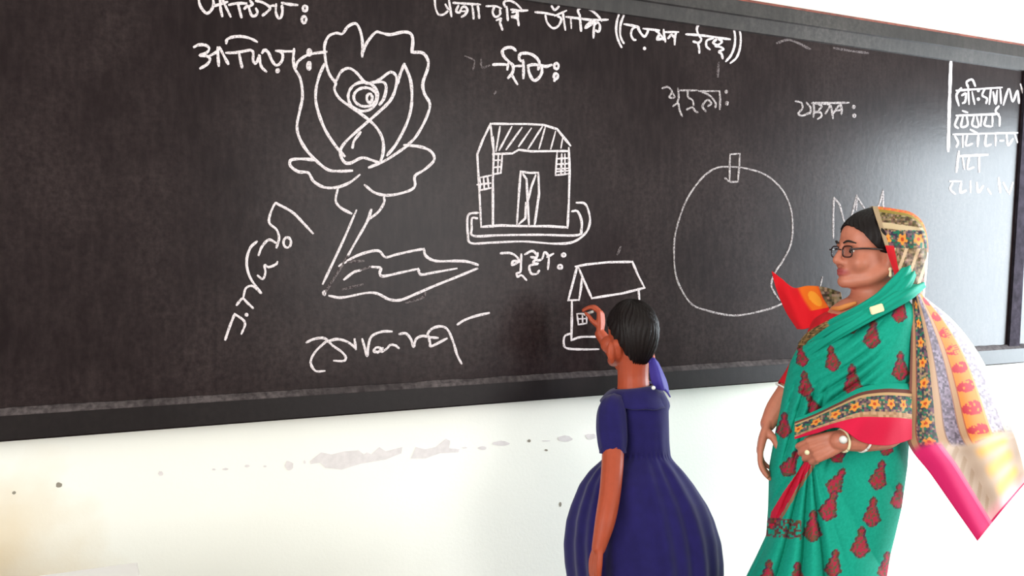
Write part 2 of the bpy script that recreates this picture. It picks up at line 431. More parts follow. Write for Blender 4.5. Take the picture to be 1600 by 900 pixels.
E = 'e'
drawing('chalk_writing', 'Bengali name cut off by the top of the view, upper left', [(6.667, 280, 0, 4.6, True, [
    [(200, -20), (215, 50), (250, 110), (290, 138), (330, 110), (358, 50), (350, -20)], [(365, 62), (420, 45), (500, 20)],
    [(425, -10), (430, 80), (448, 168)], [(450, -5), (490, 80), (535, 172)], [(520, 50), (600, 35), (700, 35)], [(610, 30), (630, 110), (648, 180)],
    [(680, 90), (715, 60), (735, 110), (755, 160), (790, 165), (815, 130), (800, 90)], [(740, 10), (762, 40), (740, 62)],
    [(800, 8), (880, 30), (945, 80), (920, 120), (870, 160)], [(1010, 45), (1005, 120), (1030, 185), (1060, 180), (1075, 120), (1070, 60)],
    [(950, 62), (1010, 55)], [(1070, 30), (1150, 45), (1230, 52)], (E, 1310, 88, 22, 28), (E, 1300, 205, 22, 35)]), ])
drawing('chalk_writing', 'Bengali name left of the rose', [(6.667, 280, 0, 4.8, True, [
    [(155, 490), (200, 468), (270, 470), (310, 500), (290, 545), (215, 578), (290, 585), (320, 620), (290, 670), (220, 712)],
    [(320, 580), (390, 540), (420, 495)], [(400, 495), (405, 600), (412, 685)], [(425, 500), (460, 570), (510, 665)], [(490, 550), (560, 550), (640, 540), (740, 520)],
    [(625, 560), (640, 640), (655, 700)], [(490, 450), (500, 410), (560, 385), (650, 380), (740, 400), (810, 435)],
    [(740, 520), (770, 545), (770, 630), (795, 660), (830, 600), (835, 570), (840, 640), (860, 700), (905, 745)],
    [(865, 550), (890, 520), (930, 550), (960, 620), (1000, 675), (1040, 670), (1075, 620), (1075, 560), (1040, 530)],
    [(1010, 530), (1100, 535), (1190, 535)], (E, 1025, 738, 10, 12), (E, 1355, 545, 16, 30), (E, 1352, 685, 14, 36)])])
drawing('chalk_writing', 'Bengali heading in brackets along the top', [(5.696, 660, 0, 3.9, True, [
    [(110, -10), (115, 60), (140, 125), (185, 130), (225, 100)], [(235, -5), (245, 60), (258, 145)], [(205, 40), (225, 75), (245, 80)], [(275, 25), (350, 30), (430, 35), (515, 40)],
    [(320, 50), (300, 100), (330, 110), (350, 70), (380, 60), (400, 90), (380, 130), (350, 150)], [(350, 100), (400, 100)], [(440, 40), (450, 100), (455, 165)], [(490, 35), (500, 100), (505, 160)],
    [(570, 55), (650, 55), (700, 75)], [(640, 60), (625, 110), (650, 150), (690, 130), (690, 90)], [(660, 180), (700, 165), (690, 200), (700, 230), (712, 265)],
    [(750, 60), (755, 120), (760, 180)], [(735, 60), (725, 20), (770, 5), (830, 30), (880, 80)], [(790, 85), (870, 95), (935, 92)],
    [(800, 110), (840, 105), (830, 140), (790, 150), (840, 160), (850, 180), (857, 225)], [(850, 100), (850, 180)],
    [(1005, 108), (1080, 115), (1180, 135)], [(1150, 55), (1175, 88), (1205, 68), (1215, 50)], [(1095, 140), (1110, 200), (1160, 250), (1210, 230), (1235, 170), (1200, 140)], [(1180, 140), (1280, 95)],
    [(1250, 115), (1260, 190), (1272, 265)], [(1280, 150), (1400, 165), (1520, 178), (1650, 175)], [(1320, 160), (1325, 250)], [(1400, 130), (1405, 200), (1412, 275)],
    [(1395, 130), (1385, 90), (1430, 70), (1500, 90), (1560, 140), (1595, 185)], [(1500, 190), (1460, 230), (1450, 250), (1500, 220), (1530, 180), (1525, 260), (1522, 335)],
    [(1530, 220), (1560, 200), (1580, 230), (1570, 280), (1540, 270)]]),
    (5.696, 900, 0, 3.9, True, [
    [(385, 115), (362, 200), (358, 290), (380, 370), (405, 420)], [(430, 125), (398, 210), (392, 300), (405, 350), (425, 385)], [(430, 215), (540, 235), (560, 250)],
    [(540, 235), (500, 260), (490, 310), (510, 350), (530, 355)], [(545, 240), (580, 300), (610, 325), (635, 290), (640, 265)], [(600, 255), (740, 270)],
    [(700, 265), (740, 300), (720, 350), (770, 340), (750, 310)], [(780, 265), (785, 320), (795, 370)], [(740, 340), (790, 355)], [(780, 285), (910, 285)], [(890, 285), (880, 340), (878, 395)],
    [(820, 340), (850, 310), (880, 340)], (E, 610, 433, 5, 7), [(980, 305), (1060, 310), (1160, 320), (1370, 350)],
    [(1130, 210), (1090, 225), (1075, 260), (1090, 310), (1115, 350), (1090, 380), (1045, 370)], [(1085, 380), (1095, 430), (1097, 470)], [(1220, 340), (1165, 360), (1160, 410), (1190, 440)],
    [(1250, 350), (1220, 380), (1260, 400), (1300, 370), (1270, 350)], [(1240, 410), (1290, 420), (1310, 440), (1270, 460), (1295, 480), (1305, 520)],
    [(1400, 240), (1415, 320), (1410, 410), (1380, 490), (1335, 545)], [(1445, 235), (1465, 320), (1460, 420), (1430, 510), (1375, 560)]])])
drawing('chalk_writing', 'Bengali name above the large house', [(10.667, 750, 70, 4.8, True, [
    [(595, 95), (540, 50), (460, 45), (385, 80), (375, 140), (410, 210), (480, 280), (545, 340), (555, 410), (530, 480), (470, 550)], [(470, 310), (455, 410)], [(530, 500), (575, 580), (620, 655)],
    [(220, 330), (320, 325), (450, 330)], [(590, 355), (720, 350)], [(720, 260), (725, 400), (722, 555)], [(720, 280), (665, 255), (650, 200), (680, 150), (780, 140), (880, 170), (960, 240), (990, 310), (970, 410)],
    [(800, 360), (820, 470), (870, 570), (920, 595), (990, 540), (1030, 460), (1030, 380)], [(800, 350), (880, 330), (1000, 340), (1100, 360), (1190, 335)], (E, 1272, 355, 36, 46), (E, 1262, 525, 32, 46), [(1250, 560), (1240, 600)]])])
drawing('chalk_writing', 'Bengali name above the pumpkin', [(4.706, 1020, 120, 3.4, True, [
    [(70, 85), (110, 75), (140, 110), (120, 150), (160, 150), (140, 110)], [(185, 85), (190, 150), (180, 190)], [(150, 215), (185, 195), (195, 240), (215, 290)], [(190, 100), (330, 100)],
    [(255, 100), (260, 150), (290, 170), (300, 210)], [(250, 240), (290, 225), (310, 250), (330, 262)], [(340, 105), (490, 105)], [(490, 105), (495, 170), (492, 238)],
    [(350, 105), (420, 140), (460, 190), (460, 225)], [(390, 255), (365, 215), (400, 170), (430, 195), (405, 215)], (E, 540, 110, 6, 8), (E, 545, 195, 6, 10)])], M_chalk_soft)
drawing('chalk_writing', 'Bengali name at the right, beside the pumpkin', [(4.706, 1020, 120, 3.6, True, [
    [(1050, 180), (1090, 190), (1100, 230), (1070, 270), (1100, 285), (1150, 265)], [(1130, 190), (1160, 230), (1155, 270)], [(1180, 190), (1185, 240), (1180, 295)], [(1190, 260), (1230, 260), (1240, 290), (1212, 310)],
    [(1200, 190), (1240, 215), (1220, 245)], [(1250, 195), (1300, 210), (1270, 270)], [(1170, 195), (1440, 190)], [(1310, 215), (1325, 305)], [(1325, 270), (1370, 210), (1385, 240), (1340, 250)],
    [(1380, 195), (1390, 240), (1385, 275)], (E, 1478, 222, 6, 8), (E, 1480, 285, 8, 9)])], M_chalk_soft)
drawing('chalk_writing', 'Bengali name written upwards beside the rose stem', [(3.75, 340, 300, 4.2, True, [
    [(45, 865), (70, 790), (100, 715)], [(100, 715), (150, 750), (160, 780), (140, 830)], (E, 170, 720, 5, 4), [(112, 662), (145, 625), (175, 650), (207, 680)], [(150, 620), (165, 565), (200, 550), (230, 570), (255, 592)],
    [(230, 290), (190, 330), (170, 410), (190, 500), (255, 592)], [(235, 490), (265, 510), (280, 470), (275, 430), (300, 440), (340, 425), (350, 410)], [(240, 370), (260, 320), (300, 280), (345, 300)],
    [(345, 325), (360, 270), (345, 220), (305, 185), (305, 140), (335, 70), (360, 75), (440, 120), (500, 180), (558, 242)], (E, 408, 296, 22, 30)])])
drawing('chalk_writing', 'large loose Bengali writing below the rose leaf', [(5, 460, 470, 4.2, True, [
    [(95, 325), (150, 300), (220, 290), (260, 310), (300, 350), (370, 400), (400, 440), (385, 470), (310, 468)], [(250, 315), (170, 390), (130, 460), (135, 510), (170, 550), (235, 548)],
    [(250, 320), (330, 300), (400, 315), (450, 345), (480, 375)], [(480, 378), (470, 300)], [(530, 300), (550, 370), (568, 430), (575, 370), (590, 300), (620, 265), (690, 240), (760, 240)],
    [(650, 400), (620, 395), (640, 365), (680, 375), (650, 405)], [(690, 370), (680, 400), (720, 375), (750, 345), (790, 350), (815, 370)], [(820, 260), (870, 255), (910, 300), (930, 360), (950, 300), (1000, 275), (1060, 285), (1120, 290)],
    [(1060, 290), (1040, 260), (1080, 215), (1150, 200), (1200, 230), (1240, 320), (1270, 420), (1305, 490)], [(1045, 270), (1060, 330), (1070, 355), (1190, 295)], [(1275, 185), (1330, 150), (1420, 118), (1520, 95)]])])
drawing('chalk_rose', 'large rose with stem and leaf', [(3, 430, 20, 4.8, True, [
    [(88, 170), (85, 220), (92, 262), (118, 310), (128, 390), (115, 460), (102, 530), (115, 590), (160, 660), (240, 732), (300, 742), (360, 740)], [(92, 262), (110, 225), (160, 195), (240, 183)],
    [(240, 250), (232, 190), (232, 150), (250, 110), (285, 95), (315, 98), (340, 65), (375, 50), (395, 75), (408, 130), (408, 205)], [(408, 190), (430, 140), (470, 92), (500, 95), (540, 102), (600, 90), (635, 98), (645, 130), (640, 185)],
    [(640, 185), (690, 188), (715, 220), (715, 260), (692, 330), (700, 380), (725, 430), (705, 500), (660, 580), (620, 620)], [(238, 240), (255, 290), (285, 330)],
    [(230, 240), (205, 300), (190, 370), (195, 440), (230, 540), (280, 620), (325, 672)], [(605, 240), (635, 320), (640, 420), (620, 510), (570, 610), (525, 668)], [(605, 240), (585, 290), (575, 330)],
    [(285, 320), (310, 275), (345, 260), (380, 280), (420, 325), (450, 330), (490, 312), (540, 278), (568, 300), (565, 350), (540, 410), (480, 470), (400, 540), (330, 605), (305, 650), (320, 695), (350, 705), (405, 680), (450, 690), (490, 705)],
    [(285, 330), (278, 360), (300, 400), (345, 435), (430, 495), (480, 545), (505, 600), (505, 660), (490, 705)], (E, 412, 393, 70, 68), (E, 422, 395, 54, 44), (E, 442, 400, 13, 20),
    [(450, 325), (505, 325), (520, 350), (510, 400), (490, 430)], [(400, 560), (370, 600), (362, 632)], [(185, 690), (130, 685), (80, 688), (68, 702), (75, 722), (110, 745), (155, 750), (180, 790), (230, 818), (290, 818), (350, 795), (395, 760)],
    [(440, 725), (520, 690), (625, 620)], [(605, 620), (680, 628), (730, 650), (745, 690), (700, 735), (655, 765), (655, 810), (625, 835), (540, 855), (470, 845), (420, 808)]]),
    (4.5, 490, 280, 4.4, True, [[(170, 65), (155, 150), (190, 200), (265, 242)], [(495, 125), (495, 165), (455, 230), (390, 280)], [(300, 220), (200, 450), (65, 735)], [(405, 215), (375, 300), (290, 450), (240, 540)],
    [(180, 610), (290, 545), (390, 510), (460, 505), (505, 548), (580, 530), (690, 505), (775, 490)], [(775, 490), (790, 540), (860, 575), (1000, 575), (1080, 580), (1155, 602)],
    [(1150, 628), (1000, 690), (850, 750), (700, 815), (610, 850), (530, 845), (450, 805), (370, 800), (200, 832), (110, 820)], [(400, 615), (470, 625), (465, 660), (490, 682), (620, 655), (735, 630)],
    [(735, 630), (755, 670), (850, 655), (1005, 628)], [(215, 705), (280, 655), (330, 640)], (E, 75, 800, 6, 12)])])
pieces('chalk_shading_line', 'faint smudged line on the rose stem or leaf', [(4.5, 490, 280, 4.4, True, [[(240, 540), (180, 640), (75, 805)], [(205, 775), (345, 740)], [(785, 800), (760, 835), (650, 870)], [(240, 580), (350, 575)], [(330, 640), (400, 615)]])], M_chalk_faint)
drawing('chalk_house', 'large house with striped roof and plinth', [(4.09, 720, 170, 3.9, False, [
    [(190, 95), (300, 97), (420, 97), (530, 103), (615, 130), (700, 235)], [(190, 95), (140, 200), (105, 290), (112, 420), (120, 560), (130, 755)], [(205, 180), (210, 285), (205, 450), (205, 600), (205, 755)],
    [(205, 290), (330, 285), (370, 262), (450, 272), (600, 270), (690, 270)], [(690, 250), (695, 400), (690, 600), (682, 760)], [(130, 755), (250, 745), (400, 750), (560, 750), (682, 758)],
    [(382, 400), (440, 410), (495, 408)], [(382, 400), (370, 560), (358, 735)], [(495, 408), (500, 540), (472, 740)], [(395, 415), (420, 450), (425, 560), (435, 740)], [(478, 425), (450, 500), (432, 580)], [(415, 600), (412, 700), (372, 735)]]),
    (4.09, 720, 170, 3.2, False, [
    [(190, 100), (205, 250)], [(250, 115), (225, 270)], [(325, 115), (245, 265)], [(390, 120), (290, 260)], [(450, 125), (370, 240)], [(520, 115), (430, 255)], [(540, 115), (500, 255)], [(605, 145), (575, 255)], [(650, 190), (640, 250)],
    [(615, 280), (605, 425)], [(605, 425), (685, 415)], [(645, 290), (640, 420)], [(610, 320), (685, 315)], [(610, 355), (685, 350)], [(608, 385), (685, 380)], [(608, 402), (685, 396)], [(665, 290), (665, 415)],
    [(265, 290), (255, 410), (210, 418)], [(240, 290), (235, 415)], [(210, 330), (260, 328)], [(210, 375), (258, 370)],
    [(120, 440), (195, 425)], [(120, 440), (125, 520), (195, 505)], [(145, 435), (150, 515)], [(170, 430), (178, 508)], [(105, 485), (190, 475)]]),
    (4.09, 720, 170, 3.8, True, [[(110, 665), (60, 670), (42, 700), (45, 800), (65, 858), (200, 855), (400, 848), (600, 862), (720, 850), (800, 790), (825, 720), (815, 650), (790, 605), (740, 600)],
    [(105, 700), (72, 700), (70, 760), (82, 812), (250, 808), (500, 805), (740, 808), (770, 770), (770, 710), (745, 655), (710, 655)]])])
drawing('chalk_writing', 'Bengali name between the two houses', [(4.736, 760, 370, 3.8, True, [
    [(105, 122), (170, 120), (215, 140), (240, 180), (190, 210), (200, 180), (250, 185)], [(258, 130), (255, 210), (250, 260), (225, 270), (230, 295), (260, 285), (295, 320)], [(285, 130), (340, 105), (380, 140)],
    [(330, 150), (370, 160), (345, 190), (385, 200), (320, 215), (330, 270), (370, 275), (390, 250)], [(380, 120), (370, 170), (410, 165), (430, 115), (460, 150), (455, 240)], [(450, 150), (495, 125)], (E, 572, 135, 13, 11), (E, 545, 222, 16, 13)])])
drawing('chalk_house', 'small house under the child\'s raised hand', [(4.736, 760, 370, 4.0, False, [
    [(660, 220), (740, 205), (900, 188), (1080, 185)], [(1080, 185), (1120, 280), (1170, 378)], [(1170, 378), (1000, 420), (870, 440), (780, 455)], [(780, 455), (720, 320), (680, 225)], [(670, 225), (640, 340), (605, 470)], [(605, 470), (685, 468)],
    [(685, 468), (700, 380), (705, 310)], [(1125, 385), (1132, 470)], [(632, 475), (632, 600), (628, 765)]]),
    (4.736, 760, 370, 3.6, True, [[(628, 765), (700, 742), (820, 740)], [(625, 715), (580, 735), (572, 790), (595, 825), (700, 833), (830, 832)]]),
    (4.736, 760, 370, 3.0, False, [[(670, 570), (740, 570)], [(670, 570), (680, 650)], [(680, 650), (740, 640)], [(675, 608), (740, 605)], [(710, 572), (712, 645)], [(740, 570), (742, 640)]])])
drawing('chalk_pumpkin', 'large round pumpkin with a stalk', [(3.2136, 1040, 220, 3.0, True, [
    [(325, 130), (260, 135), (200, 170), (140, 240), (90, 330), (50, 460), (42, 560), (55, 690), (120, 810), (200, 850), (340, 877), (480, 855), (580, 820), (640, 770)],
    [(325, 130), (400, 138), (500, 170), (580, 240), (625, 330), (638, 430), (628, 520), (590, 600), (550, 660), (530, 720), (545, 760), (572, 800)]]),
    (4.706, 1020, 120, 3.2, False, [[(568, 570), (640, 565), (635, 660), (625, 770)], [(568, 570), (565, 660), (565, 760)]]), (4.706, 1020, 120, 3.4, True, [[(625, 770), (570, 772), (530, 745)]])], M_chalk_soft)
pieces('chalk_zigzag', 'stroke of the unfinished zigzag drawing behind the woman\'s head', [(7.5, 1280, 280, 3.2, False, [
    [(172, 215), (165, 400), (165, 690)], [(175, 215), (240, 300), (290, 490)], [(380, 430), (410, 320), (440, 190)], [(440, 190), (435, 360)], [(440, 200), (490, 280), (530, 340)], [(670, 390), (720, 250), (750, 130)], [(750, 130), (750, 380)]]),
    (1, 0, 0, 2.6, True, [[(1285, 433), (1282, 447)]])], M_chalk_soft)
drawing('chalk_line', 'straight chalk line marking off the right column', [(4.092, 1470, 100, 5.2, False, [[(65, -24), (55, 250), (47, 555)]])])
drawing('chalk_table', 'faint column of Bengali class notes at the right', [(4.092, 1470, 100, 3.6, True, [
    [(100, 170), (240, 160), (390, 150)], [(130, 155), (100, 200), (115, 265)], [(135, 200), (160, 190), (155, 240), (140, 250)], [(175, 160), (180, 255)], [(175, 150), (165, 115), (200, 100), (220, 140)], [(200, 180), (215, 255)], (E, 240, 170, 4, 4), (E, 240, 225, 4, 4),
    [(280, 160), (265, 200), (295, 220), (290, 250)], [(320, 160), (310, 255)], [(335, 180), (350, 255), (360, 170)], [(380, 160), (385, 250)], [(430, 160), (400, 260)], [(440, 160), (460, 240), (490, 170), (500, 250)], [(510, 130), (530, 200)],
    [(100, 330), (370, 320)], [(110, 335), (90, 390), (110, 410)], [(140, 340), (130, 400), (170, 390), (165, 330)], [(140, 300), (170, 310)], [(210, 340), (200, 390), (240, 400), (230, 340)], [(260, 330), (255, 395)], [(290, 340), (280, 390), (320, 400)], [(330, 330), (330, 395)], [(370, 270), (350, 300), (375, 340), (375, 395)],
    [(80, 450), (490, 440)], [(90, 460), (110, 500), (100, 530)], [(140, 450), (140, 530)], [(170, 450), (160, 520), (200, 510)], [(190, 420), (230, 440)], [(240, 450), (235, 525)], [(290, 450), (285, 520), (320, 515)], [(350, 450), (350, 520)], [(380, 490), (400, 490)], [(420, 450), (430, 520), (460, 480)], [(470, 440), (490, 500)],
    [(110, 590), (300, 580)], [(115, 560), (100, 690)], [(140, 600), (150, 670)], [(180, 600), (170, 670), (210, 660)], [(245, 590), (245, 690)],
    [(60, 750), (130, 750)], [(75, 760), (60, 800), (90, 830)], [(130, 760), (125, 820), (160, 810)], [(190, 750), (190, 820)], [(230, 760), (240, 820), (270, 780)], [(300, 800), (320, 830)], [(370, 730), (380, 820)], [(400, 760), (430, 820)], [(460, 760), (440, 830)]])], M_chalk)
pieces('chalk_smudge', 'faint smudged stroke', [(3.2, 1100, 0, 4.0, True, [[(365, 215), (430, 200), (530, 245)], [(650, 240), (740, 255), (820, 265)]]), (5.696, 900, 0, 5, True, [[(1150, 220), (1260, 235), (1380, 250)], [(1270, 560), (1260, 680)]]),
    (4.736, 760, 370, 4, True, [[(992, 75), (970, 130)]]), (10.667, 750, 70, 3.6, True, [[(265, 775), (235, 825)]]), (5.696, 660, 0, 3, True, [[(380, 500), (460, 540), (450, 620)], [(520, 520), (530, 600), (600, 580)]])], M_chalk_faint)
# chalk dust lying along the inner edge of the bottom rail
bm = bmesh.new()
xs = np.linspace(XL, XR, 420); random.seed(3)
rows = []; w1 = 0.5
for x in xs:
    w1 = 0.75 * w1 + 0.25 * random.random(); k = max(0.0, (w1 - 0.36)) * 2.6
    rows.append([(x, -0.0200, ZBi - 0.0135), (x, -0.0125, ZBi - 0.005), (x, -0.0042, ZBi + 0.0008), (x, -0.0016, ZBi + 0.002 + 0.003 * k)])
me = gridmesh('chalk_dust', [[(a, b - 0.0012, c + 0.0008) for a, b, c in r] for r in rows])
tag(solid(link('chalk_dust', me, M_dust, board), 0.0006), 'chalk dust along the bottom rail')

# ------------------------------------------------------------------ desk, only a corner in view
M_desk = mat('white_laminate', lin((255, 249, 248)), 0.5, spec=0.3)
M_leg = mat('painted_steel', lin((150, 148, 145)), 0.45, metal=0.4)
dz = 0.76; dd = (H - dz) / ((878 - 405) / FPX); dc = P(215, 878, dd)
x1, y1 = dc.x, dc.y; x0, y0 = x1 - 1.15, y1 - 0.6
desk = empty('desk', ((x0 + x1) / 2, (y0 + y1) / 2, 0), 'pale white tabletop corner at the lower left, in front of the wall', 'desk')
box('desktop', x0, x1, y0, y1, dc.z - 0.03, dc.z, M_desk, desk, bev=0.004)
zt = dc.z - 0.031
for (a, b) in ((x0 + 0.05, y0 + 0.05), (x1 - 0.09, y0 + 0.05), (x0 + 0.05, y1 - 0.09), (x1 - 0.09, y1 - 0.09)):
    box('leg', a, a + 0.04, b, b + 0.04, 0, zt, M_leg, desk, bev=0.003)
box('apron', x0 + 0.06, x1 - 0.06, y1 - 0.08, y1 - 0.06, zt - 0.09, zt - 0.001, M_desk, desk)
box('apron', x0 + 0.06, x1 - 0.06, y0 + 0.06, y0 + 0.08, zt - 0.09, zt - 0.001, M_desk, desk)

# ------------------------------------------------------------------ people: shared materials
M_skin_w = mat('warm_brown_skin', rough=0.45, spec=0.4, vcol=True, var=0.05, vscale=60)
M_skin_g = mat('brown_skin', rough=0.5, spec=0.35, vcol=True, var=0.05, vscale=60)
for m_, c_ in ((M_skin_w, (0.25, 0.06, 0.03)), (M_skin_g, (0.25, 0.05, 0.02))):
    b_ = m_.node_tree.nodes['Principled BSDF']; b_.inputs['Subsurface Weight'].default_value = 0.0
def hair_mat(name, col):
    m = mat(name, col, 0.5, spec=0.2)
    nt = m.node_tree; b = nt.nodes['Principled BSDF']
    tc = nt.nodes.new('ShaderNodeTexCoord'); n = nt.nodes.new('ShaderNodeTexNoise'); n.inputs['Scale'].default_value = 180; n.inputs['Detail'].default_value = 2
    nt.links.new(tc.outputs['Object'], n.inputs['Vector'])
    bp = nt.nodes.new('ShaderNodeBump'); bp.inputs['Strength'].default_value = 0.35; bp.inputs['Distance'].default_value = 0.002
    nt.links.new(n.outputs['Fac'], bp.inputs['Height']); nt.links.new(bp.outputs['Normal'], b.inputs['Normal'])
    return m
M_hair = hair_mat('black_hair', (0.010, 0.006, 0.006))
M_navy = mat('navy_cotton', lin((33, 27, 86)), 0.85, spec=0.15, bump=0.25, bscale=500, var=0.12, vscale=30, sheen=0.15)
M_ribbon = mat('violet_ribbon', lin((66, 56, 148)), 0.6, spec=0.3, var=0.08, vscale=40)
M_fabric = mat('printed_cotton', rough=0.8, spec=0.2, vcol=True, bump=0.2, bscale=600)
M_blouse = mat('red_blouse_cotton', lin((196, 30, 40)), 0.8, spec=0.2, var=0.1, vscale=30)
M_gold = mat('gold', lin((235, 190, 90)), 0.3, metal=0.9)
M_cream = mat('cream_enamel', lin((246, 232, 190)), 0.4)
M_white = mat('white_enamel', lin((240, 238, 232)), 0.4)
M_frame = mat('dark_plastic', lin((40, 18, 20)), 0.3)
M_eyew = mat('eye_white', lin((235, 228, 222)), 0.25)
M_iris = mat('dark_iris', lin((30, 18, 14)), 0.15)
M_brow = mat('brow_hair', (0.012, 0.007, 0.006), 0.8)

def ringloft(rows, K=180, n=2.2, th0=0.0):
    """rows: (v, uL, uR, b, dc, tilt) -> u, v, d arrays (rows x K)"""
    th = th0 + np.linspace(0, 2 * math.pi, K, endpoint=False)
    c, s = np.cos(th), np.sin(th)
    ce = np.sign(c) * np.abs(c) ** (2 / n); se = np.sign(s) * np.abs(s) ** (2 / n)
    U, V, D = [], [], []
    for (v, uL, uR, b, dc_, tilt) in rows:
        a = (uR - uL) / 2; m = (uR + uL) / 2
        U.append(m + a * ce); V.append(np.full(K, v)); D.append(dc_ - b * se - tilt * ce)
    return np.array(U), np.array(V), np.array(D), th
def dense(rows, vs):
    rows = np.array(rows, float)
    # smooth (monotone-ish) interpolation of every column over v
    out = []
    for v in vs: out.append([v] + [float(np.interp(v, rows[:, 0], rows[:, k])) for k in range(1, rows.shape[1])])
    out = np.array(out)
    ker = np.array([1, 2, 3, 2, 1]) / 9.0
    for k in range(1, out.shape[1]):
        p = np.pad(out[:, k], 2, mode='edge'); p[:2] = 2 * out[0, k] - out[2:0:-1, k]; p[-2:] = 2 * out[-1, k] - out[-2:-4:-1, k]
        out[:, k] = np.convolve(p, ker, 'valid')
    return [tuple(r) for r in out]
def smoothstep(a, b, x):
    t = np.clip((x - a) / (b - a), 0, 1); return t * t * (3 - 2 * t)

# ================================================================== the child
DG = 2.5
SG = DG / FPX       # metres per pixel at the child's depth
gx = P(990, 900, DG)
child = empty('person', (gx.x, gx.y, 0), 'child in a navy blue dress seen from behind, drawing on the blackboard', 'person')
S = Solids()
GX, GY, GZ = Vector((1, 0, 0)), Vector((0, 1, 0)), Vector((0, 0, 1))
yaw = math.radians(6)      # head turned a little to the left
HF = Vector((-math.sin(yaw), math.cos(yaw), 0)); HS = Vector((math.cos(yaw), math.sin(yaw), 0))
hc = P(986, 517, DG)
ax = (HS, HF, GZ)
def gh(s, f, z): return hc + HS * s + HF * f + GZ * z
S.ell(gh(0, -0.004, 0.004), (0.061, 0.074, 0.074), ax, 32)
S.ell(gh(0, 0.030, -0.045), (0.053, 0.052, 0.062), ax)          # face
S.ell(gh(0, 0.064, -0.086), (0.02, 0.018, 0.016), ax)           # chin
for s in (-1, 1):
    S.tube([gh(s * 0.012, 0.062, -0.088), gh(s * 0.046, 0.005, -0.065), gh(s * 0.056, -0.008, -0.035)], [0.018, 0.02, 0.018])
    S.ell(gh(s * 0.04, 0.05, -0.04), (0.022, 0.025, 0.025), ax)  # cheeks
    S.ell(gh(s * (0.078 if s < 0 else 0.064), -0.010, -0.052), (0.013, 0.010, 0.028), ax); S.ell(gh(s * 0.068, -0.006, -0.052), (0.014, 0.012, 0.022), ax)   # ears
    S.ell(gh(s * 0.073, -0.006, -0.078), (0.008, 0.008, 0.010), ax)
    S.ell(gh(s * 0.022, 0.071, -0.058), (0.012, 0.010, 0.006), ax)
S.tube([gh(0, 0.076, -0.018), gh(0, 0.086, -0.042)], [0.007, 0.012])
S.ell(gh(0, 0.076, -0.062), (0.018, 0.011, 0.006), ax); S.ell(gh(0, 0.074, -0.070), (0.016, 0.011, 0.006), ax)
nb = P(990, 612, DG)
S.tube([gh(0, -0.008, -0.045), P(989, 585, DG + 0.004), nb, P(991, 640, DG)], [0.047, 0.043, 0.047, 0.06], seg=20)
# trunk and legs
S.tube([P(991, 640, DG), P(993, 680, DG), P(995, 740, DG), P(996, 800, DG)], [0.066, 0.072, 0.072, 0.08], seg=20)
S.tube([P(957, 648, DG - 0.04), P(991, 634, DG), P(1028, 646, DG + 0.045)], [0.028, 0.042, 0.028])
for sgn in (-1, 1):
    hp = P(996, 800, DG) + GX * (0.06 * sgn)
    ft = Vector((hp.x, hp.y, 0))
    S.tube([hp, Vector((hp.x, hp.y + 0.005, 0.42)), Vector((hp.x, hp.y - 0.004, 0.27)), Vector((hp.x, hp.y, 0.07))], [0.068, 0.046, 0.042, 0.027])
    S.tube([ft + Vector((0, -0.03, 0.032)), ft + Vector((0, 0.06, 0.028)), ft + Vector((0, 0.12, 0.018))], [0.03, 0.031, 0.018])
# left arm hanging by her side
la = [P(955, 642, DG - 0.07), P(958, 700, DG - 0.105), P(954, 762, DG - 0.16), P(946, 812, DG - 0.20), P(935.5, 856, DG - 0.215)]
S.tube(la, [0.031, 0.030, 0.0285, 0.0265, 0.0185])
S.hand(P(934, 860, DG - 0.216), P(926, 930, DG - 0.215) - P(934, 858, DG - 0.216), RT * 0.9 + FW * 0.45, FW * 0.6 - RT * 0.5, 0.125, (0.18, 0.28, 0.2), 0.85, thumb=(0.35, 0.85, 0.45))
# right arm raised in front of her, forearm rising to the board
ra = [P(1024, 640, DG + 0.06), P(1018, 624, DG + 0.15), P(1000, 600, DG + 0.225), P(966, 560, DG + 0.255), P(938, 522, DG + 0.275)]
S.tube(ra, [0.034, 0.03, 0.028, 0.025, 0.0175])
hw = P(937.5, 518, DG + 0.278)
S.hand(hw, UP * 1.0 + RT * 0.05 + FW * 0.1, -RT * 0.95 + FW * 0.45, -FW, 0.118, [(1.05, 0.75, 0.35), (1.0, 0.7, 0.35), (0.85, 0.7, 0.4), (0.7, 0.7, 0.4)], 0.9, thumb=(0.35, 0.55, 0.75))
me = S.remesh('body', 0.0026, 5)
co = coords(me)
base = lina(np.array([[172, 74, 46]]))
cols = np.repeat(base, len(co), 0)
setcol(me, cols)
link('body', me, M_skin_g, child)

# hair: cap from the crown down to nape, ears left free
def haircap(cen, axes, rad, lim, K=96, R=40, thick=0.006, strands=0.0025, zlow=None):
    rows = []
    for i in range(R + 1):
        row = []
        for k in range(K):
            ph = 2 * math.pi * k / K
            a = lim(ph) * i / R
            st = 1 + strands / 0.08 * math.sin(ph * 37 + 3 * math.sin(i * 0.21 + ph * 3)) * min(1, i / 8)
            e = 1.0 if i < R else 1 - thick / 0.08
            d = Vector((math.sin(a) * math.sin(ph) * rad[0], math.sin(a) * math.cos(ph) * rad[1], math.cos(a) * (zlow if zlow and math.cos(a) < 0 else rad[2]))) * (st * e)
            row.append(cen + axes[0] * d.x + axes[1] * d.y + axes[2] * d.z)
        rows.append(row)
    inner = []
    return np.array([[tuple(p) for p in r] for r in rows])
def glim(ph):
    p = abs((ph + math.pi) % (2 * math.pi) - math.pi)      # 0 = forward
    return math.radians(float(np.interp(math.degrees(p), [0, 40, 70, 88, 100, 118, 140, 180], [66, 74, 88, 104, 110, 132, 150, 152])))
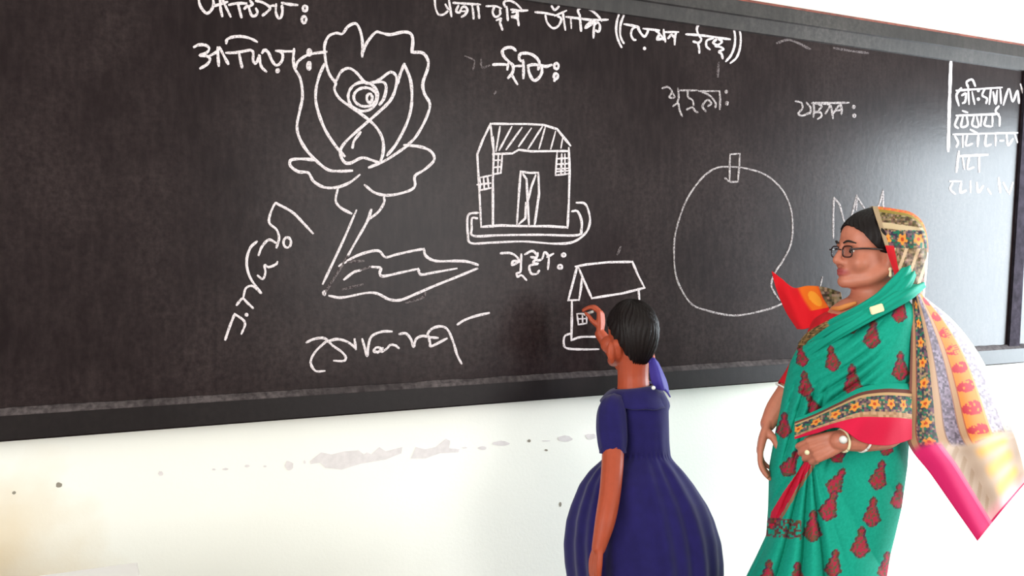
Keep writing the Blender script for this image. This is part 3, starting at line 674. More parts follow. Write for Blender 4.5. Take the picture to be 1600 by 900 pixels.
me = gridmesh('hair', haircap(gh(0, -0.006, 0.004), ax, (0.0655, 0.082, 0.085), glim, 120, 44, zlow=0.108), closed=True)
hairo = link('hair', me, M_hair, child); solid(hairo, 0.008, -1)
# dress: bodice and gathered skirt in one
rowsG = [(612, 952, 1034, 0.060, DG, 0.02), (620, 942, 1041, 0.066, DG, 0.025), (632, 938, 1045, 0.078, DG, 0.03), (650, 941, 1045, 0.088, DG, 0.03), (690, 945, 1046, 0.090, DG, 0.03), (714, 945, 1048, 0.090, DG, 0.03),
         (722, 936, 1054, 0.098, DG, 0.03), (735, 922, 1066, 0.118, DG, 0.03), (757, 906, 1083, 0.145, DG, 0.03), (790, 893, 1104, 0.168, DG, 0.03), (813, 886.5, 1114, 0.18, DG, 0.03), (849, 883, 1124, 0.19, DG, 0.03),
         (880, 885, 1127, 0.195, DG, 0.03), (900, 888, 1127, 0.197, DG, 0.03), (950, 896, 1123, 0.195, DG, 0.03), (1000, 905, 1114, 0.19, DG, 0.03)]
vs = list(np.arange(612, 1001, 2.5))
U, V, D, th = ringloft(dense(rowsG, vs), 300, 2.05)
amp = smoothstep(714, 740, V) * (0.0065 + 0.009 * smoothstep(740, 900, V)) + 0.0012 * smoothstep(640, 700, V)
ph = th[None, :]
fold = np.cos(ph * 19 + 0.8 * np.sin(ph * 5 + 1) + 0.9 * np.sin(V * 0.012 + ph * 2)) * 0.6 + 0.5 * np.cos(ph * 11 + 1.7 + 0.004 * V)
fold = fold * (0.75 + 0.25 * np.sin(ph * 3 + 0.4))
cu = U.mean(1, keepdims=True); rad = np.stack([U - cu, -(D - DG) / SG], -1); ln = np.linalg.norm(rad, axis=-1, keepdims=True) + 1e-6
rad = rad / ln
U = U + rad[..., 0] * amp * fold / SG * 0.55; D = D - rad[..., 1] * amp * fold
pinch = -0.004 * np.exp(-((V - 714) / 5.0) ** 2) * (1 + 0.5 * np.cos(ph * 40))
D = D - rad[..., 1] * pinch
me = gridmesh('dress', Parr(U, V, D), closed=True)
dress = link('dress', me, M_navy, child); solid(dress, 0.004, -1)
def sleeve(path, radii, name, m, parent, seg=40, puff=0.0012, freq=9):
    ps = catmull([tuple(p) + (r,) for p, r in zip(path, radii)], 10)
    rows = []; P3 = [Vector(p[:3]) for p in ps]
    nrm = None
    for i, p in enumerate(P3):
        t = (P3[min(i + 1, len(P3) - 1)] - P3[max(i - 1, 0)]).normalized()
        if nrm is None: nrm = t.orthogonal().normalized()
        nrm = (nrm - t * nrm.dot(t)).normalized(); b = t.cross(nrm)
        rr = float(ps[i][3])
        rows.append([tuple(p + (nrm * math.cos(2 * math.pi * k / seg) + b * math.sin(2 * math.pi * k / seg)) * (rr + puff * math.sin(freq * 2 * math.pi * k / seg + i * 0.1))) for k in range(seg)])
    o = link(name, gridmesh(name, rows, closed=True), m, parent); solid(o, 0.003, -1); return o
sleeve([P(964, 626, DG - 0.045), P(957, 640, DG - 0.068), P(956, 665, DG - 0.085), P(957, 690, DG - 0.096), P(957.5, 707, DG - 0.101)], [0.026, 0.038, 0.0415, 0.0395, 0.0345], 'sleeve', M_navy, dress)
sleeve([P(957.3, 699, DG - 0.099), P(957.6, 708, DG - 0.101)], [0.0365, 0.036], 'sleeve_cuff', M_navy, dress, puff=0.0005)
sleeve([P(1016, 632, DG + 0.03), P(1024, 636, DG + 0.07), P(1020, 626, DG + 0.14), P(1012, 612, DG + 0.18)], [0.03, 0.040, 0.041, 0.038], 'sleeve', M_navy, dress)
# flat round collar lying over the shoulders
rows = []
for r_ in np.linspace(0, 1, 14):
    row = []
    for k in range(121):
        a = 2 * math.pi * k / 120
        ca, sa = math.cos(a), math.sin(a)
        u0, v0, d0 = 991 + 29 * ca, 606 - 3 * ca + 3 * sa, DG - 0.052 * sa - 0.014 * ca
        u1, v1, d1 = 990 + 51 * ca, 631 + 9 * max(sa, 0) + 4 * ca, DG - 0.098 * sa - 0.03 * ca
        if sa < 0: v1 += 4 * sa
        e = r_; lift = math.sin(e * math.pi) * 4
        row.append((u0 + (u1 - u0) * e, v0 + (v1 - v0) * (e ** 1.5) - lift * 0.4 + 0.8 * math.sin(a * 9) * e, d0 + (d1 - d0) * e))
    rows.append(row)
A = np.array(rows)
me = gridmesh('collar', Parr(A[..., 0], A[..., 1], A[..., 2]))
solid(link('collar', me, M_navy, dress), 0.004, 1)
# ribbon hanging behind the head on the right
def sheet(name, outline_rows, m, parent, thick=0.003, sub=8, colfn=None):
    A = np.array(outline_rows, float)      # rows x cols x 3 (u, v, d)
    def up(A, n):
        out = []
        for i in range(A.shape[0] - 1):
            pass
        L = catmull([a for a in A], n); return np.array(L)
    A = up(A, sub); A = np.swapaxes(up(np.swapaxes(A, 0, 1), sub), 0, 1)
    me = gridmesh(name, Parr(A[..., 0], A[..., 1], A[..., 2]))
    o = link(name, me, m, parent); solid(o, thick, 0); return o
rib = sheet('hair_ribbon', [[(1014, 563, DG - 0.03), (1022, 561, DG - 0.045), (1028, 566, DG - 0.02)], [(1015, 580, DG - 0.04), (1028, 577, DG - 0.06), (1036, 583, DG - 0.03)],
                      [(1018, 596, DG - 0.045), (1032, 593, DG - 0.07), (1042, 598, DG - 0.035)], [(1026, 608, DG - 0.045), (1036, 610, DG - 0.065), (1045, 613, DG - 0.04)]], M_ribbon, child)
Sr = Solids(); Sr.ell(P(1019, 564, DG - 0.03), (0.012, 0.012, 0.01)); link('ribbon_knot', Sr.raw('ribbon_knot'), M_ribbon, rib)
Sr = Solids(); Sr.tube([P(1036, 606, DG - 0.06), P(1042, 612, DG - 0.058), P(1047, 620, DG - 0.05)], [0.004, 0.003, 0.002]); link('ribbon_tail', Sr.raw('ribbon_tail'), M_ribbon, rib)
Sr = Solids(); Sr.ell(P(1021, 606, DG - 0.088), (0.0055, 0.0055, 0.0055)); link('collar_button', Sr.raw('collar_button'), M_white, dress)
# chalk in her fingers
ck = onboard(913.5, 491.5, 0.002); ce = P(926, 487, DG + 0.29)
chalk = Solids(); chalk.tube([tuple(ck), tuple(ce)], [0.0042, 0.0048], seg=12)
o = link('chalk_stick', chalk.raw('chalk_stick'), M_white)
tag(o, 'short stick of white chalk held in the child\'s raised hand', 'chalk')

# ================================================================== the woman
DW = 2.37
SW = DW / FPX
wx = P(1310, 900, DW)
woman = empty('person', (wx.x, wx.y, 0), 'woman in a green sari with a patterned veil and glasses, standing beside the blackboard', 'person')
S = Solids()
al = math.radians(11)
WF = (-RT * math.cos(al) - FH * math.sin(al)).normalized()
WS = (RT * math.sin(al) - FH * math.cos(al)).normalized()      # her left side, towards the viewer
WZ = GZ.copy()
tl = math.radians(-1)                                            # head bowed a little
WF2 = WF * math.cos(tl) - WZ * math.sin(tl); WZ2 = WZ * math.cos(tl) + WF * math.sin(tl)
wc = P(1364, 386, DW)
def wh(f, s, z): return wc + WF2 * f + WS * s + WZ2 * z
axw = (WF2, WS, WZ2)
S.ell(wh(-0.006, 0, 0.020), (0.091, 0.070, 0.077), axw, 36)
S.ell(wh(0.030, 0, -0.035), (0.060, 0.056, 0.070), axw, 28)
S.ell(wh(0.053, 0, 0.026), (0.034, 0.048, 0.040), axw)          # forehead
S.ell(wh(0.078, 0, -0.092), (0.019, 0.023, 0.017), axw)         # chin
S.ell(wh(0.045, 0, -0.098), (0.035, 0.032, 0.014), axw)         # under the chin
for s in (-1, 1):
    S.tube([wh(0.070, s * 0.014, -0.092), wh(0.028, s * 0.046, -0.080), wh(-0.010, s * 0.058, -0.050), wh(-0.014, s * 0.060, -0.015)], [0.018, 0.020, 0.018, 0.016])
    S.ell(wh(0.058, s * 0.034, -0.042), (0.028, 0.026, 0.026), axw)
    S.ell(wh(0.081, s * 0.024, 0.004), (0.011, 0.022, 0.008), axw)
    S.ell(wh(-0.008, s * 0.068, -0.022), (0.016, 0.009, 0.029), axw)
    S.ell(wh(-0.002, s * 0.067, -0.047), (0.009, 0.007, 0.011), axw)
    S.ell(wh(0.089, s * 0.012, -0.043), (0.011, 0.0085, 0.009), axw)
S.tube([wh(0.086, 0, 0.004), wh(0.094, 0, -0.016), wh(0.103, 0, -0.036)], [0.0075, 0.0085, 0.0115])
S.ell(wh(0.1, 0, -0.039), (0.012, 0.011, 0.010), axw)
S.ell(wh(0.0855, 0, -0.0625), (0.014, 0.023, 0.006), axw); S.ell(wh(0.0845, 0, -0.0725), (0.014, 0.021, 0.0065), axw)
S.ell(wh(0.076, 0, -0.060), (0.016, 0.028, 0.02), axw)
# neck, shoulders, trunk
S.tube([wh(-0.012, 0, -0.05), P(1362, 462, DW + 0.005), P(1352, 492, DW), P(1344, 520, DW)], [0.055, 0.053, 0.060, 0.085], seg=22)
SHR = P(1292, 528, DW + 0.10); SHL = P(1412, 508, DW - 0.085)
S.tube([SHR, P(1310, 512, DW + 0.05), P(1350, 506, DW), P(1388, 500, DW - 0.05), SHL], [0.036, 0.045, 0.055, 0.052, 0.044])
S.tube([P(1344, 520, DW), P(1338, 590, DW), P(1332, 660, DW), P(1315, 740, DW + 0.01), P(1303, 800, DW + 0.01)], [0.10, 0.112, 0.105, 0.115, 0.12], seg=24)
for sgn in (-1, 1):
    hp = P(1300, 800, DW + 0.01) + (RT * 0.766 - FH * 0.643) * (0.055 * sgn)
    fd = (-RT * 0.643 - FH * 0.766)
    S.tube([hp, Vector((hp.x, hp.y, 0.45)), Vector((hp.x, hp.y, 0.28)), Vector((hp.x, hp.y, 0.08))], [0.09, 0.058, 0.052, 0.033])
    ft = Vector((hp.x, hp.y, 0))
    S.tube([ft - fd * 0.04 + GZ * 0.038, ft + fd * 0.08 + GZ * 0.032, ft + fd * 0.16 + GZ * 0.02], [0.036, 0.036, 0.02])
# right arm hanging at the far side
S.tube([SHR + GZ * -0.01, P(1264, 568, DW + 0.10), P(1236, 608, DW + 0.09), P(1214, 638, DW + 0.07), P(1200, 662, DW + 0.055)], [0.037, 0.037, 0.033, 0.029, 0.021])
S.hand(P(1199, 663, DW + 0.055), P(1184, 715, DW + 0.03) - P(1199, 662, DW + 0.055), RT * 0.85 - FW * 0.15, -FW * 0.8 + RT * 0.2, 0.150, [(0.25, 0.35, 0.25), (0.3, 0.4, 0.3), (0.4, 0.45, 0.3), (0.5, 0.5, 0.3)], 0.9, thumb=(0.35, 0.55, 0.85))
# left forearm across the waist, hand gathering the pleats
S.tube([SHL, P(1404, 580, DW - 0.105), P(1396, 668, DW - 0.15), P(1360, 684, DW - 0.215), P(1312, 689, DW - 0.235)], [0.044, 0.038, 0.034, 0.0325, 0.0235])
S.hand(P(1316, 687, DW - 0.236), P(1270, 704, DW - 0.20) - P(1316, 687, DW - 0.236), FW * 1.0 - UP * 0.45, UP * 0.8 + FW * 0.3, 0.152, [(0.45, 0.75, 0.5), (0.5, 0.8, 0.5), (0.55, 0.85, 0.5), (0.6, 0.9, 0.5)], 1.0, thumb=(0.35, 0.9, 0.3))
me = S.remesh('body', 0.0024, 4)
def relax(me, mask, it):
    c = coords(me); e = np.empty(len(me.edges) * 2, int); me.edges.foreach_get('vertices', e); e = e.reshape(-1, 2)
    dg_ = np.bincount(e.ravel(), minlength=len(c))[:, None].astype(float)
    for _ in range(it):
        a = np.zeros_like(c)
        for k in range(3): a[:, k] = np.bincount(e[:, 0], c[e[:, 1], k], len(c)) + np.bincount(e[:, 1], c[e[:, 0], k], len(c))
        c = c + mask[:, None] * 0.6 * (a / dg_ - c)
    me.vertices.foreach_set('co', c.ravel()); me.update()
co = coords(me); rel = co - np.array(wc); fx, sx_, zx = rel @ np.array(WF2), rel @ np.array(WS), rel @ np.array(WZ2)
mk = ((np.abs(fx) < 0.14) & (zx > -0.16) & (np.abs(sx_) < 0.1)).astype(float)
mk = mk * (1 - np.exp(-((np.abs(sx_) / 0.022) ** 4)) * (fx > 0.07))
mk = mk * (1 - 0.8 * np.exp(-(((fx + 0.006) / 0.02) ** 2 + ((zx + 0.028) / 0.035) ** 2)) * (np.abs(sx_) > 0.062))
relax(me, mk, 70)
co = coords(me)
rel = co - np.array(wc); fx, sx_, zx = rel @ np.array(WF2), rel @ np.array(WS), rel @ np.array(WZ2)
cols = np.repeat(lina(np.array([[198, 122, 98]])), len(co), 0)
lip = (fx > 0.078) & (np.abs(sx_) < 0.026) & (zx < -0.0545) & (zx > -0.0805)
wlip = np.clip(1 - np.abs(zx + 0.067) / 0.0125, 0, 1) * np.clip(1 - np.abs(sx_) / 0.027, 0, 1)
wl = (np.clip(wlip * 3, 0, 1) * lip)[:, None]
cols = cols * (1 - wl) + lina(np.array([[172, 78, 76]])) * wl
setcol(me, cols)
body_w = link('body', me, M_skin_w, woman)
# hair with a centre parting, gathered at the back under the veil
def wlim(ph):
    p = math.degrees(abs((ph + math.pi) % (2 * math.pi) - math.pi))
    return math.radians(float(np.interp(p, [0, 20, 40, 55, 70, 85, 100, 125, 180], [65, 69, 79, 98, 116, 120, 112, 135, 142])))
caps = haircap(wh(-0.012, 0, 0.020), (WS, WF2, WZ2), (0.079, 0.101, 0.084), wlim, 120, 44, strands=0.0017)
me = gridmesh('hair', caps, closed=True)
hw_o = link('hair', me, M_hair, woman); solid(hw_o, 0.008, -1)
Sr = Solids(); Sr.ell(wh(-0.110, 0, -0.01), (0.034, 0.045, 0.042), axw); link('hair_bun', Sr.raw('hair_bun'), M_hair, hw_o)
# eyes and brows
for s in (-1, 1):
    Sr = Solids(); Sr.ell(wh(0.0740, s * 0.025, -0.012), (0.0105, 0.0085, 0.0055), axw); eo = link('eye', Sr.raw('eye'), M_eyew, woman)
    Sr = Solids(); Sr.ell(wh(0.0805, s * 0.027, -0.0125), (0.0045, 0.0062, 0.0056), axw); link('iris', Sr.raw('iris'), M_iris, eo)
    Sr = Solids(); Sr.tube([wh(0.0925, s * 0.012, 0.009), wh(0.090, s * 0.028, 0.0135), wh(0.078, s * 0.045, 0.008)], [0.0022, 0.003, 0.0016], n=4); link('eyebrow', Sr.raw('eyebrow'), M_brow, woman)
# glasses
Sr = Solids()
def lens_loop(s):
    pts = []
    for k in range(25):
        a = 2 * math.pi * k / 24; c, q = math.cos(a), math.sin(a)
        c2 = math.copysign(abs(c) ** 0.6, c); q2 = math.copysign(abs(q) ** 0.6, q)
        pts.append(tuple(wh(0.094 - 0.08 * abs(0.029 + 0.020 * c2), s * 0.029 + s * 0.020 * c2, -0.014 + 0.0145 * q2)))
    return pts
for s in (-1, 1):
    Sr.tube(lens_loop(s), [0.0017] * 25, seg=8, n=2, cap=False)
    Sr.tube([tuple(wh(0.095, s * 0.0485, -0.008)), tuple(wh(0.06, s * 0.071, -0.006)), tuple(wh(-0.028, s * 0.078, -0.010))], [0.0026, 0.0024, 0.002], seg=8)
Sr.tube([tuple(wh(0.101, -0.012, -0.009)), tuple(wh(0.106, 0, -0.006)), tuple(wh(0.101, 0.012, -0.009))], [0.002, 0.002, 0.002], seg=8)
gl = link('glasses', Sr.raw('glasses'), M_frame, woman); gl['label'] = 'dark framed glasses'
M_lens = bpy.data.materials.new('lens_glass'); M_lens.use_nodes = True
nt = M_lens.node_tree; nt.nodes.clear(); oo = nt.nodes.new('ShaderNodeOutputMaterial'); mxs = nt.nodes.new('ShaderNodeMixShader'); tr = nt.nodes.new('ShaderNodeBsdfTransparent'); gs = nt.nodes.new('ShaderNodeBsdfGlossy')
gs.inputs['Roughness'].default_value = 0.05; tr.inputs[0].default_value = (0.95, 0.95, 0.96, 1); mxs.inputs[0].default_value = 0.06
nt.links.new(tr.outputs[0], mxs.inputs[1]); nt.links.new(gs.outputs[0], mxs.inputs[2]); nt.links.new(mxs.outputs[0], oo.inputs[0])
for s in (-1, 1):
    pts = lens_loop(s)[:24]; bm = bmesh.new(); bm.faces.new([bm.verts.new(p) for p in pts]); bmesh.ops.triangulate(bm, faces=bm.faces)
    me = bpy.data.meshes.new('lens'); bm.to_mesh(me); bm.free(); solid(link('lens', me, M_lens, gl), 0.001)
# earring
for s in (-1, 1):
    Sr = Solids(); Sr.ell(wh(-0.003, s * 0.075, -0.058), (0.0055, 0.004, 0.0055), axw); Sr.tube([tuple(wh(-0.003, s * 0.075, -0.062)), tuple(wh(-0.003, s * 0.076, -0.074))], [0.003, 0.0045], seg=8)
    link('earring', Sr.raw('earring'), M_gold if s < 0 else M_cream, woman)

# blouse
rowsB = [(480, 1312, 1398, 0.062, DW, 0.03), (488, 1288, 1408, 0.082, DW, 0.045), (498, 1271, 1418, 0.094, DW, 0.06), (516, 1262, 1424, 0.105, DW, 0.075), (545, 1254, 1424, 0.12, DW, 0.07), (600, 1250, 1415, 0.13, DW, 0.06), (640, 1248, 1405, 0.125, DW, 0.05)]
U, V, D, th = ringloft(dense(rowsB, np.arange(480, 641, 2.5)), 140, 2.1)
blouse = link('blouse', gridmesh('blouse', Parr(U, V, D), closed=True), M_blouse, woman); solid(blouse, 0.003, -1)
sleeve([tuple(P(1296, 520, DW + 0.09)), tuple(P(1276, 545, DW + 0.10)), tuple(P(1253, 586, DW + 0.097)), tuple(P(1234, 611, DW + 0.09))], [0.042, 0.046, 0.043, 0.039], 'sleeve', M_blouse, blouse)
Sr = Solids()
hemc = [tuple(P(1233, 612, DW + 0.09) + (RT * math.cos(a) * 0.034 + FW * math.sin(a) * 0.039 - UP * math.cos(a) * 0.022)) for a in np.linspace(0, 2 * math.pi, 25)]
Sr.tube(hemc, [0.0022] * 25, seg=8, n=2, cap=False); link('sleeve_trim', Sr.raw('sleeve_trim'), M_white, blouse)
Sr = Solids(); Sr.tube([tuple(P(1302, 482, DW - 0.01)), tuple(P(1312, 482, DW - 0.045)), tuple(P(1324, 478, DW - 0.06)), tuple(P(1336, 474, DW - 0.065))], [0.005, 0.007, 0.007, 0.005], seg=10)
link('neck_trim', Sr.raw('neck_trim'), mat('orange_trim', lin((226, 140, 70)), 0.7), blouse)

# ---------------------------------------------------------------- printed cloth
GREEN = np.array([18, 158, 134.]); TAN = np.array([180, 138, 104.]); RED = np.array([206, 32, 62.]); DARK = np.array([84, 74, 72.])
rng = np.random.RandomState(11); NT = rng.rand(97, 89, 3)
def cell(u, v, s=3.0):
    i = (np.floor(u / s).astype(int)) % 97; j = (np.floor(v / s).astype(int)) % 89
    return NT[i, j]
def mixc(c, new, m): m = np.clip(m, 0, 1)[..., None]; return c * (1 - m) + new * m
MOTIFS = [(1363, 522, 0.1, 1), (1300, 560, -0.15, 0.9), (1407, 484, 0.2, 0.9), (1407, 572, 0, 1.0), (1332, 594, -0.05, 1.1), (1252, 556, -0.2, 0.75), (1258, 600, -0.1, 0.9), (1270, 634, -0.45, 0.85), (1225, 664, 0.05, 0.9),
          (1335, 511, 1.0, 0.6), (1236, 724, 0.5, 1.0), (1314, 706, 0.8, 0.9), (1387, 692, 0.3, 0.9), (1374, 742, 0.25, 1.05), (1308, 752, 0.5, 1.0), (1297, 790, 0.35, 1.1), (1363, 800, 0.1, 1.05), (1270, 822, 0.05, 1.1),
          (1345, 847, 0.1, 1.1), (1303, 880, 0.15, 1.0), (1385, 884, 0.1, 1.0), (1200, 897, 0.1, 1.0), (1246, 900, 0, 1.0), (1404, 775, 0.1, 0.9), (1330, 935, 0, 1), (1262, 950, 0, 1), (1372, 950, 0, 1), (1205, 960, 0, 1)]
def paint_motifs(c, u, v, motifs):
    for (mu, mv, rot, sc) in motifs:
        dx, dy = u - mu, v - mv
        m0 = (np.abs(dx) < 34) & (np.abs(dy) < 40)
        if not m0.any(): continue
        x = (dx * math.cos(rot) + dy * math.sin(rot)) / (14 * sc); y = (-dx * math.sin(rot) + dy * math.cos(rot)) / (23 * sc)
        wv = np.interp(y, [-1.0, -0.75, -0.5, -0.42, -0.1, 0.0, 0.35, 0.6, 0.85, 1.0], [0.15, 0.42, 0.46, 0.34, 0.74, 0.62, 1.0, 0.92, 0.55, 0.1])
        wv = wv * (1 + 0.10 * np.sin(y * 15 + np.sign(x) * 0.6))
        inside = m0 & (np.abs(y) < 1.0) & (np.abs(x) < wv)
        core = inside & (np.abs(x) < wv - 0.24) & (np.abs(y) < 0.9)
        cr = cell(u * 1.0 + mu, v + mv, 2.6)
        edge = np.array([92, 60, 62.]) + (cr - 0.5) * 60 * np.array([1, .8, .8])
        inn = np.where(cr[..., :1] < 0.48, np.array([176, 40, 70.]), np.where(cr[..., :1] < 0.8, np.array([96, 84, 66.]), np.array([150, 60, 50.])))
        c = np.where(inside[..., None], edge, c); c = np.where(core[..., None], inn, c)
    return c
def flower_band(u, v, w, along, pitch=28.0):
    """w 0..1 across the band, along in px"""
    cr = cell(u, v, 3.2)
    pal = np.array([[70, 76, 70], [120, 84, 96], [36, 112, 88], [164, 136, 106], [58, 54, 74]], float)
    c = pal[(cr[..., 0] * 4.999).astype(int)]
    a = ((along / pitch) % 1 - 0.5) * pitch; x = (w - 0.5) * 24
    r = np.hypot(a, x); ang = np.arctan2(a, x)
    pet = r < 6.8 * (1 + 0.22 * np.cos(5 * ang))
    c = np.where(pet[..., None], np.array([232, 150, 66.]), c); c = np.where((r < 2.6)[..., None], np.array([190, 70, 34.]), c)
    return c

# the sari: drape over the chest and pleated skirt, one cloth
rowsS = [(470, 1380, 1421, 0.045, DW - 0.055, 0.03), (478, 1364, 1427, 0.075, DW - 0.04, 0.05), (490, 1334, 1429, 0.105, DW - 0.02, 0.075), (500, 1311, 1430, 0.12, DW - 0.01, 0.085), (515, 1279, 1431, 0.135, DW, 0.09), (530, 1252, 1431, 0.142, DW, 0.09),
         (567, 1234, 1431, 0.155, DW, 0.085), (590, 1228, 1430, 0.158, DW, 0.08), (633, 1219, 1427, 0.155, DW, 0.07), (687, 1209, 1421, 0.150, DW, 0.055), (729, 1201.5, 1418, 0.158, DW, 0.05), (793, 1200, 1409, 0.165, DW, 0.045),
         (836, 1197, 1399, 0.168, DW, 0.04), (868, 1182, 1391, 0.17, DW, 0.04), (900, 1166, 1386, 0.175, DW, 0.04), (1000, 1136, 1376, 0.18, DW, 0.04), (1120, 1118, 1376, 0.18, DW + 0.02, 0.04), (1224, 1108, 1380, 0.185, DW + 0.03, 0.04)]
vs = list(np.arange(470, 912, 1.8)) + list(np.arange(914, 1225, 6))
U, V, D, th = ringloft(dense(rowsS, vs), 520, 2.15)
near = np.clip(np.sin(th), 0, 1)[None, :] ** 0.5
# pleats fanning from the hand; diagonal folds over the chest
au = np.arctan2(U - 1268, np.maximum(V - 700, 1)); dist = np.hypot(U - 1268, V - 700)
pm = smoothstep(710, 745, V) * smoothstep(-0.72, -0.6, au) * (1 - smoothstep(0.10, 0.34, au))
pl = (np.abs(np.cos(au * 17 + 0.3 * np.sin(V * 0.02))) ** 0.7 - 0.6) * 1.5 * (0.008 + 0.018 * np.clip(dist / 200, 0, 1))
fd2 = (U - 1250) * 0.62 + (V - 560) * 0.78
fm = smoothstep(482, 500, V) * (1 - smoothstep(610, 690, V)) * (1 - smoothstep(1330, 1405, U))
def ridge(x, p=0.6): return np.abs(np.sin(x)) ** p - 0.7
fl2 = ridge(fd2 / 5.2 + 0.9 * np.sin(U / 37) + 0.5 * np.sin(V / 23), 0.75) * 0.024 * (0.65 + 0.35 * np.sin(fd2 / 19 + U / 60))
fl3 = ridge((U - 1225 + (V - 600) * 0.30) / 5.5, 0.75) * 0.023 * smoothstep(585, 620, V) * (1 - smoothstep(700, 760, V)) * (1 - smoothstep(1275, 1310, U))
big = 0.016 * (np.abs(np.sin((U * 0.75 - V * 0.42) / 21)) ** 0.8) * smoothstep(700, 760, V) * smoothstep(1300, 1340, U)
D = D - near * (pm * pl + fm * fl2 + fl3 + big)
belly = 0.02 * np.exp(-((U - 1345) / 60) ** 2 - ((V - 560) / 60) ** 2); D = D - near * belly
c = np.tile(GREEN, U.shape + (1,)); c = c + (cell(U, V, 2.2)[..., :1] - 0.5) * 10
c = paint_motifs(c, U, V, MOTIFS)
back = (np.sin(th) < 0)[None, :] & np.ones_like(V, bool)
lat = [(uu, vv, 0, 1) for r_, vv in enumerate(range(540, 1200, 62)) for uu in range(1210 + (r_ % 2) * 32, 1420, 64)]
cb = paint_motifs(np.tile(GREEN, U.shape + (1,)), U, V, lat)
c = np.where(back[..., None], cb, c)
# red lining showing beside the first pleat
lx = np.interp(V, [712, 735, 770, 800, 826], [1270, 1256, 1232, 1214, 1203]); wd = np.interp(V, [712, 740, 800, 826], [7, 8, 9, 3])
c = mixc(c, RED, ((np.abs(U - lx) < wd) & (V > 712) & (V < 826) & ~back) * 1.0)
c = mixc(c, np.array([150, 110, 84.]), ((np.abs(U - lx - wd - 3) < 2.5) & (V > 712) & (V < 826) & ~back) * 1.0)
# dark print band across the pleats
bl = 826 + (U - 1228) * 0.10
bm_ = (np.abs(V - bl) < 15) & (U < 1252) & (U > 1190) & ~back
cr = cell(U * 0.9, V, 3.0); c = np.where(bm_[..., None] & (cr[..., :1] < 0.7), np.array([112, 62, 62.]) + (cr - 0.5) * 50, c)
# olive hem along the upper left edge
hem = np.interp(U, [1228, 1252, 1280, 1312, 1334, 1366, 1384], [590, 531, 515.5, 500.5, 490.5, 478.5, 470])
hm = (V - hem < 11) & (U < 1325) & ~back & (V < 545)
c = np.where(hm[..., None], np.array([120, 92, 56.]) + (cell(U, V, 3)[..., :1] - 0.5) * 120 * np.array([1, .8, .6]), c)
me = gridmesh('sari', Parr(U, V, D), closed=True, col=lina(np.clip(c, 0, 255)))
sari = link('sari', me, M_fabric, woman); solid(sari, 0.004, -1)

def cloth(name, A, colfn, parent, thick=0.003, nr=90, nc=90, wave=None):
    """A: control rows x cols x (u, v, d); resampled smoothly, painted by colfn(u, v, s, t)"""
    A = np.array(A, float)
    def res(A, n):
        L = np.array(catmull([a for a in A], 12)); idx = np.linspace(0, len(L) - 1, n); i0 = np.floor(idx).astype(int); i1 = np.minimum(i0 + 1, len(L) - 1); f = (idx - i0).reshape(-1, *([1] * (L.ndim - 1)))
        return L[i0] * (1 - f) + L[i1] * f
    B = res(A, nr); B = np.swapaxes(res(np.swapaxes(B, 0, 1), nc), 0, 1)
    t, s = np.meshgrid(np.linspace(0, 1, nr), np.linspace(0, 1, nc), indexing='ij')
    u, v, d = B[..., 0], B[..., 1], B[..., 2]
    if wave is not None: d = d + wave(u, v, s, t)
    me = gridmesh(name, Parr(u, v, d), col=lina(np.clip(colfn(u, v, s, t), 0, 255)))
    o = link(name, me, M_fabric, parent); solid(o, thick, 0); return o

# neckline folds of the drape, climbing from chest to the veil
def green_roll(path, radii, olive=False):
    ps = catmull([tuple(p) + (r,) for p, r in zip(path, radii)], 14)
    P3 = [Vector(P(*p[:3])) for p in ps]; rows = []; seg = 40; nrm = None
    for i, p in enumerate(P3):
        t = (P3[min(i + 1, len(P3) - 1)] - P3[max(i - 1, 0)]).normalized()
        if nrm is None: nrm = t.orthogonal().normalized()
        nrm = (nrm - t * nrm.dot(t)).normalized(); b = t.cross(nrm); r = float(ps[i][3])
        rows.append([tuple(p + (nrm * math.cos(2 * math.pi * k / seg) + b * math.sin(2 * math.pi * k / seg)) * r * (1 + 0.13 * math.sin(5 * 2 * math.pi * k / seg + i * 0.05))) for k in range(seg)])
    c = np.tile(GREEN, (len(rows), seg, 1)); cr = rng.rand(len(rows), seg)
    for i in range(len(rows)):
        if olive and ps[i][0] < 1300: c[i] = np.array([104, 84, 54.]) + (cr[i, :, None] - 0.4) * np.array([150, 110, 70.])
    me = gridmesh('sari_fold', rows, closed=True, capped=True, col=lina(c)); return link('sari_fold', me, M_fabric, sari)
green_roll([(1424, 408, DW - 0.035), (1412, 428, DW - 0.095), (1394, 450, DW - 0.10), (1374, 468, DW - 0.105), (1342, 486, DW - 0.105), (1306, 503, DW - 0.06), (1268, 524, DW + 0.02), (1252, 540, DW + 0.06)], [0.006, 0.013, 0.018, 0.017, 0.014, 0.012, 0.012, 0.010], True)
green_roll([(1430, 420, DW - 0.03), (1417, 439, DW - 0.105), (1398, 460, DW - 0.12), (1376, 475, DW - 0.13), (1340, 495, DW - 0.135), (1304, 512, DW - 0.09), (1264, 538, DW + 0.0)], [0.006, 0.014, 0.016, 0.013, 0.011, 0.011, 0.008])
green_roll([(1440, 446, DW - 0.03), (1418, 459, DW - 0.12), (1388, 476, DW - 0.140), (1340, 505, DW - 0.148), (1300, 528, DW - 0.11), (1262, 556, DW - 0.03)], [0.010, 0.016, 0.016, 0.011, 0.011, 0.008])
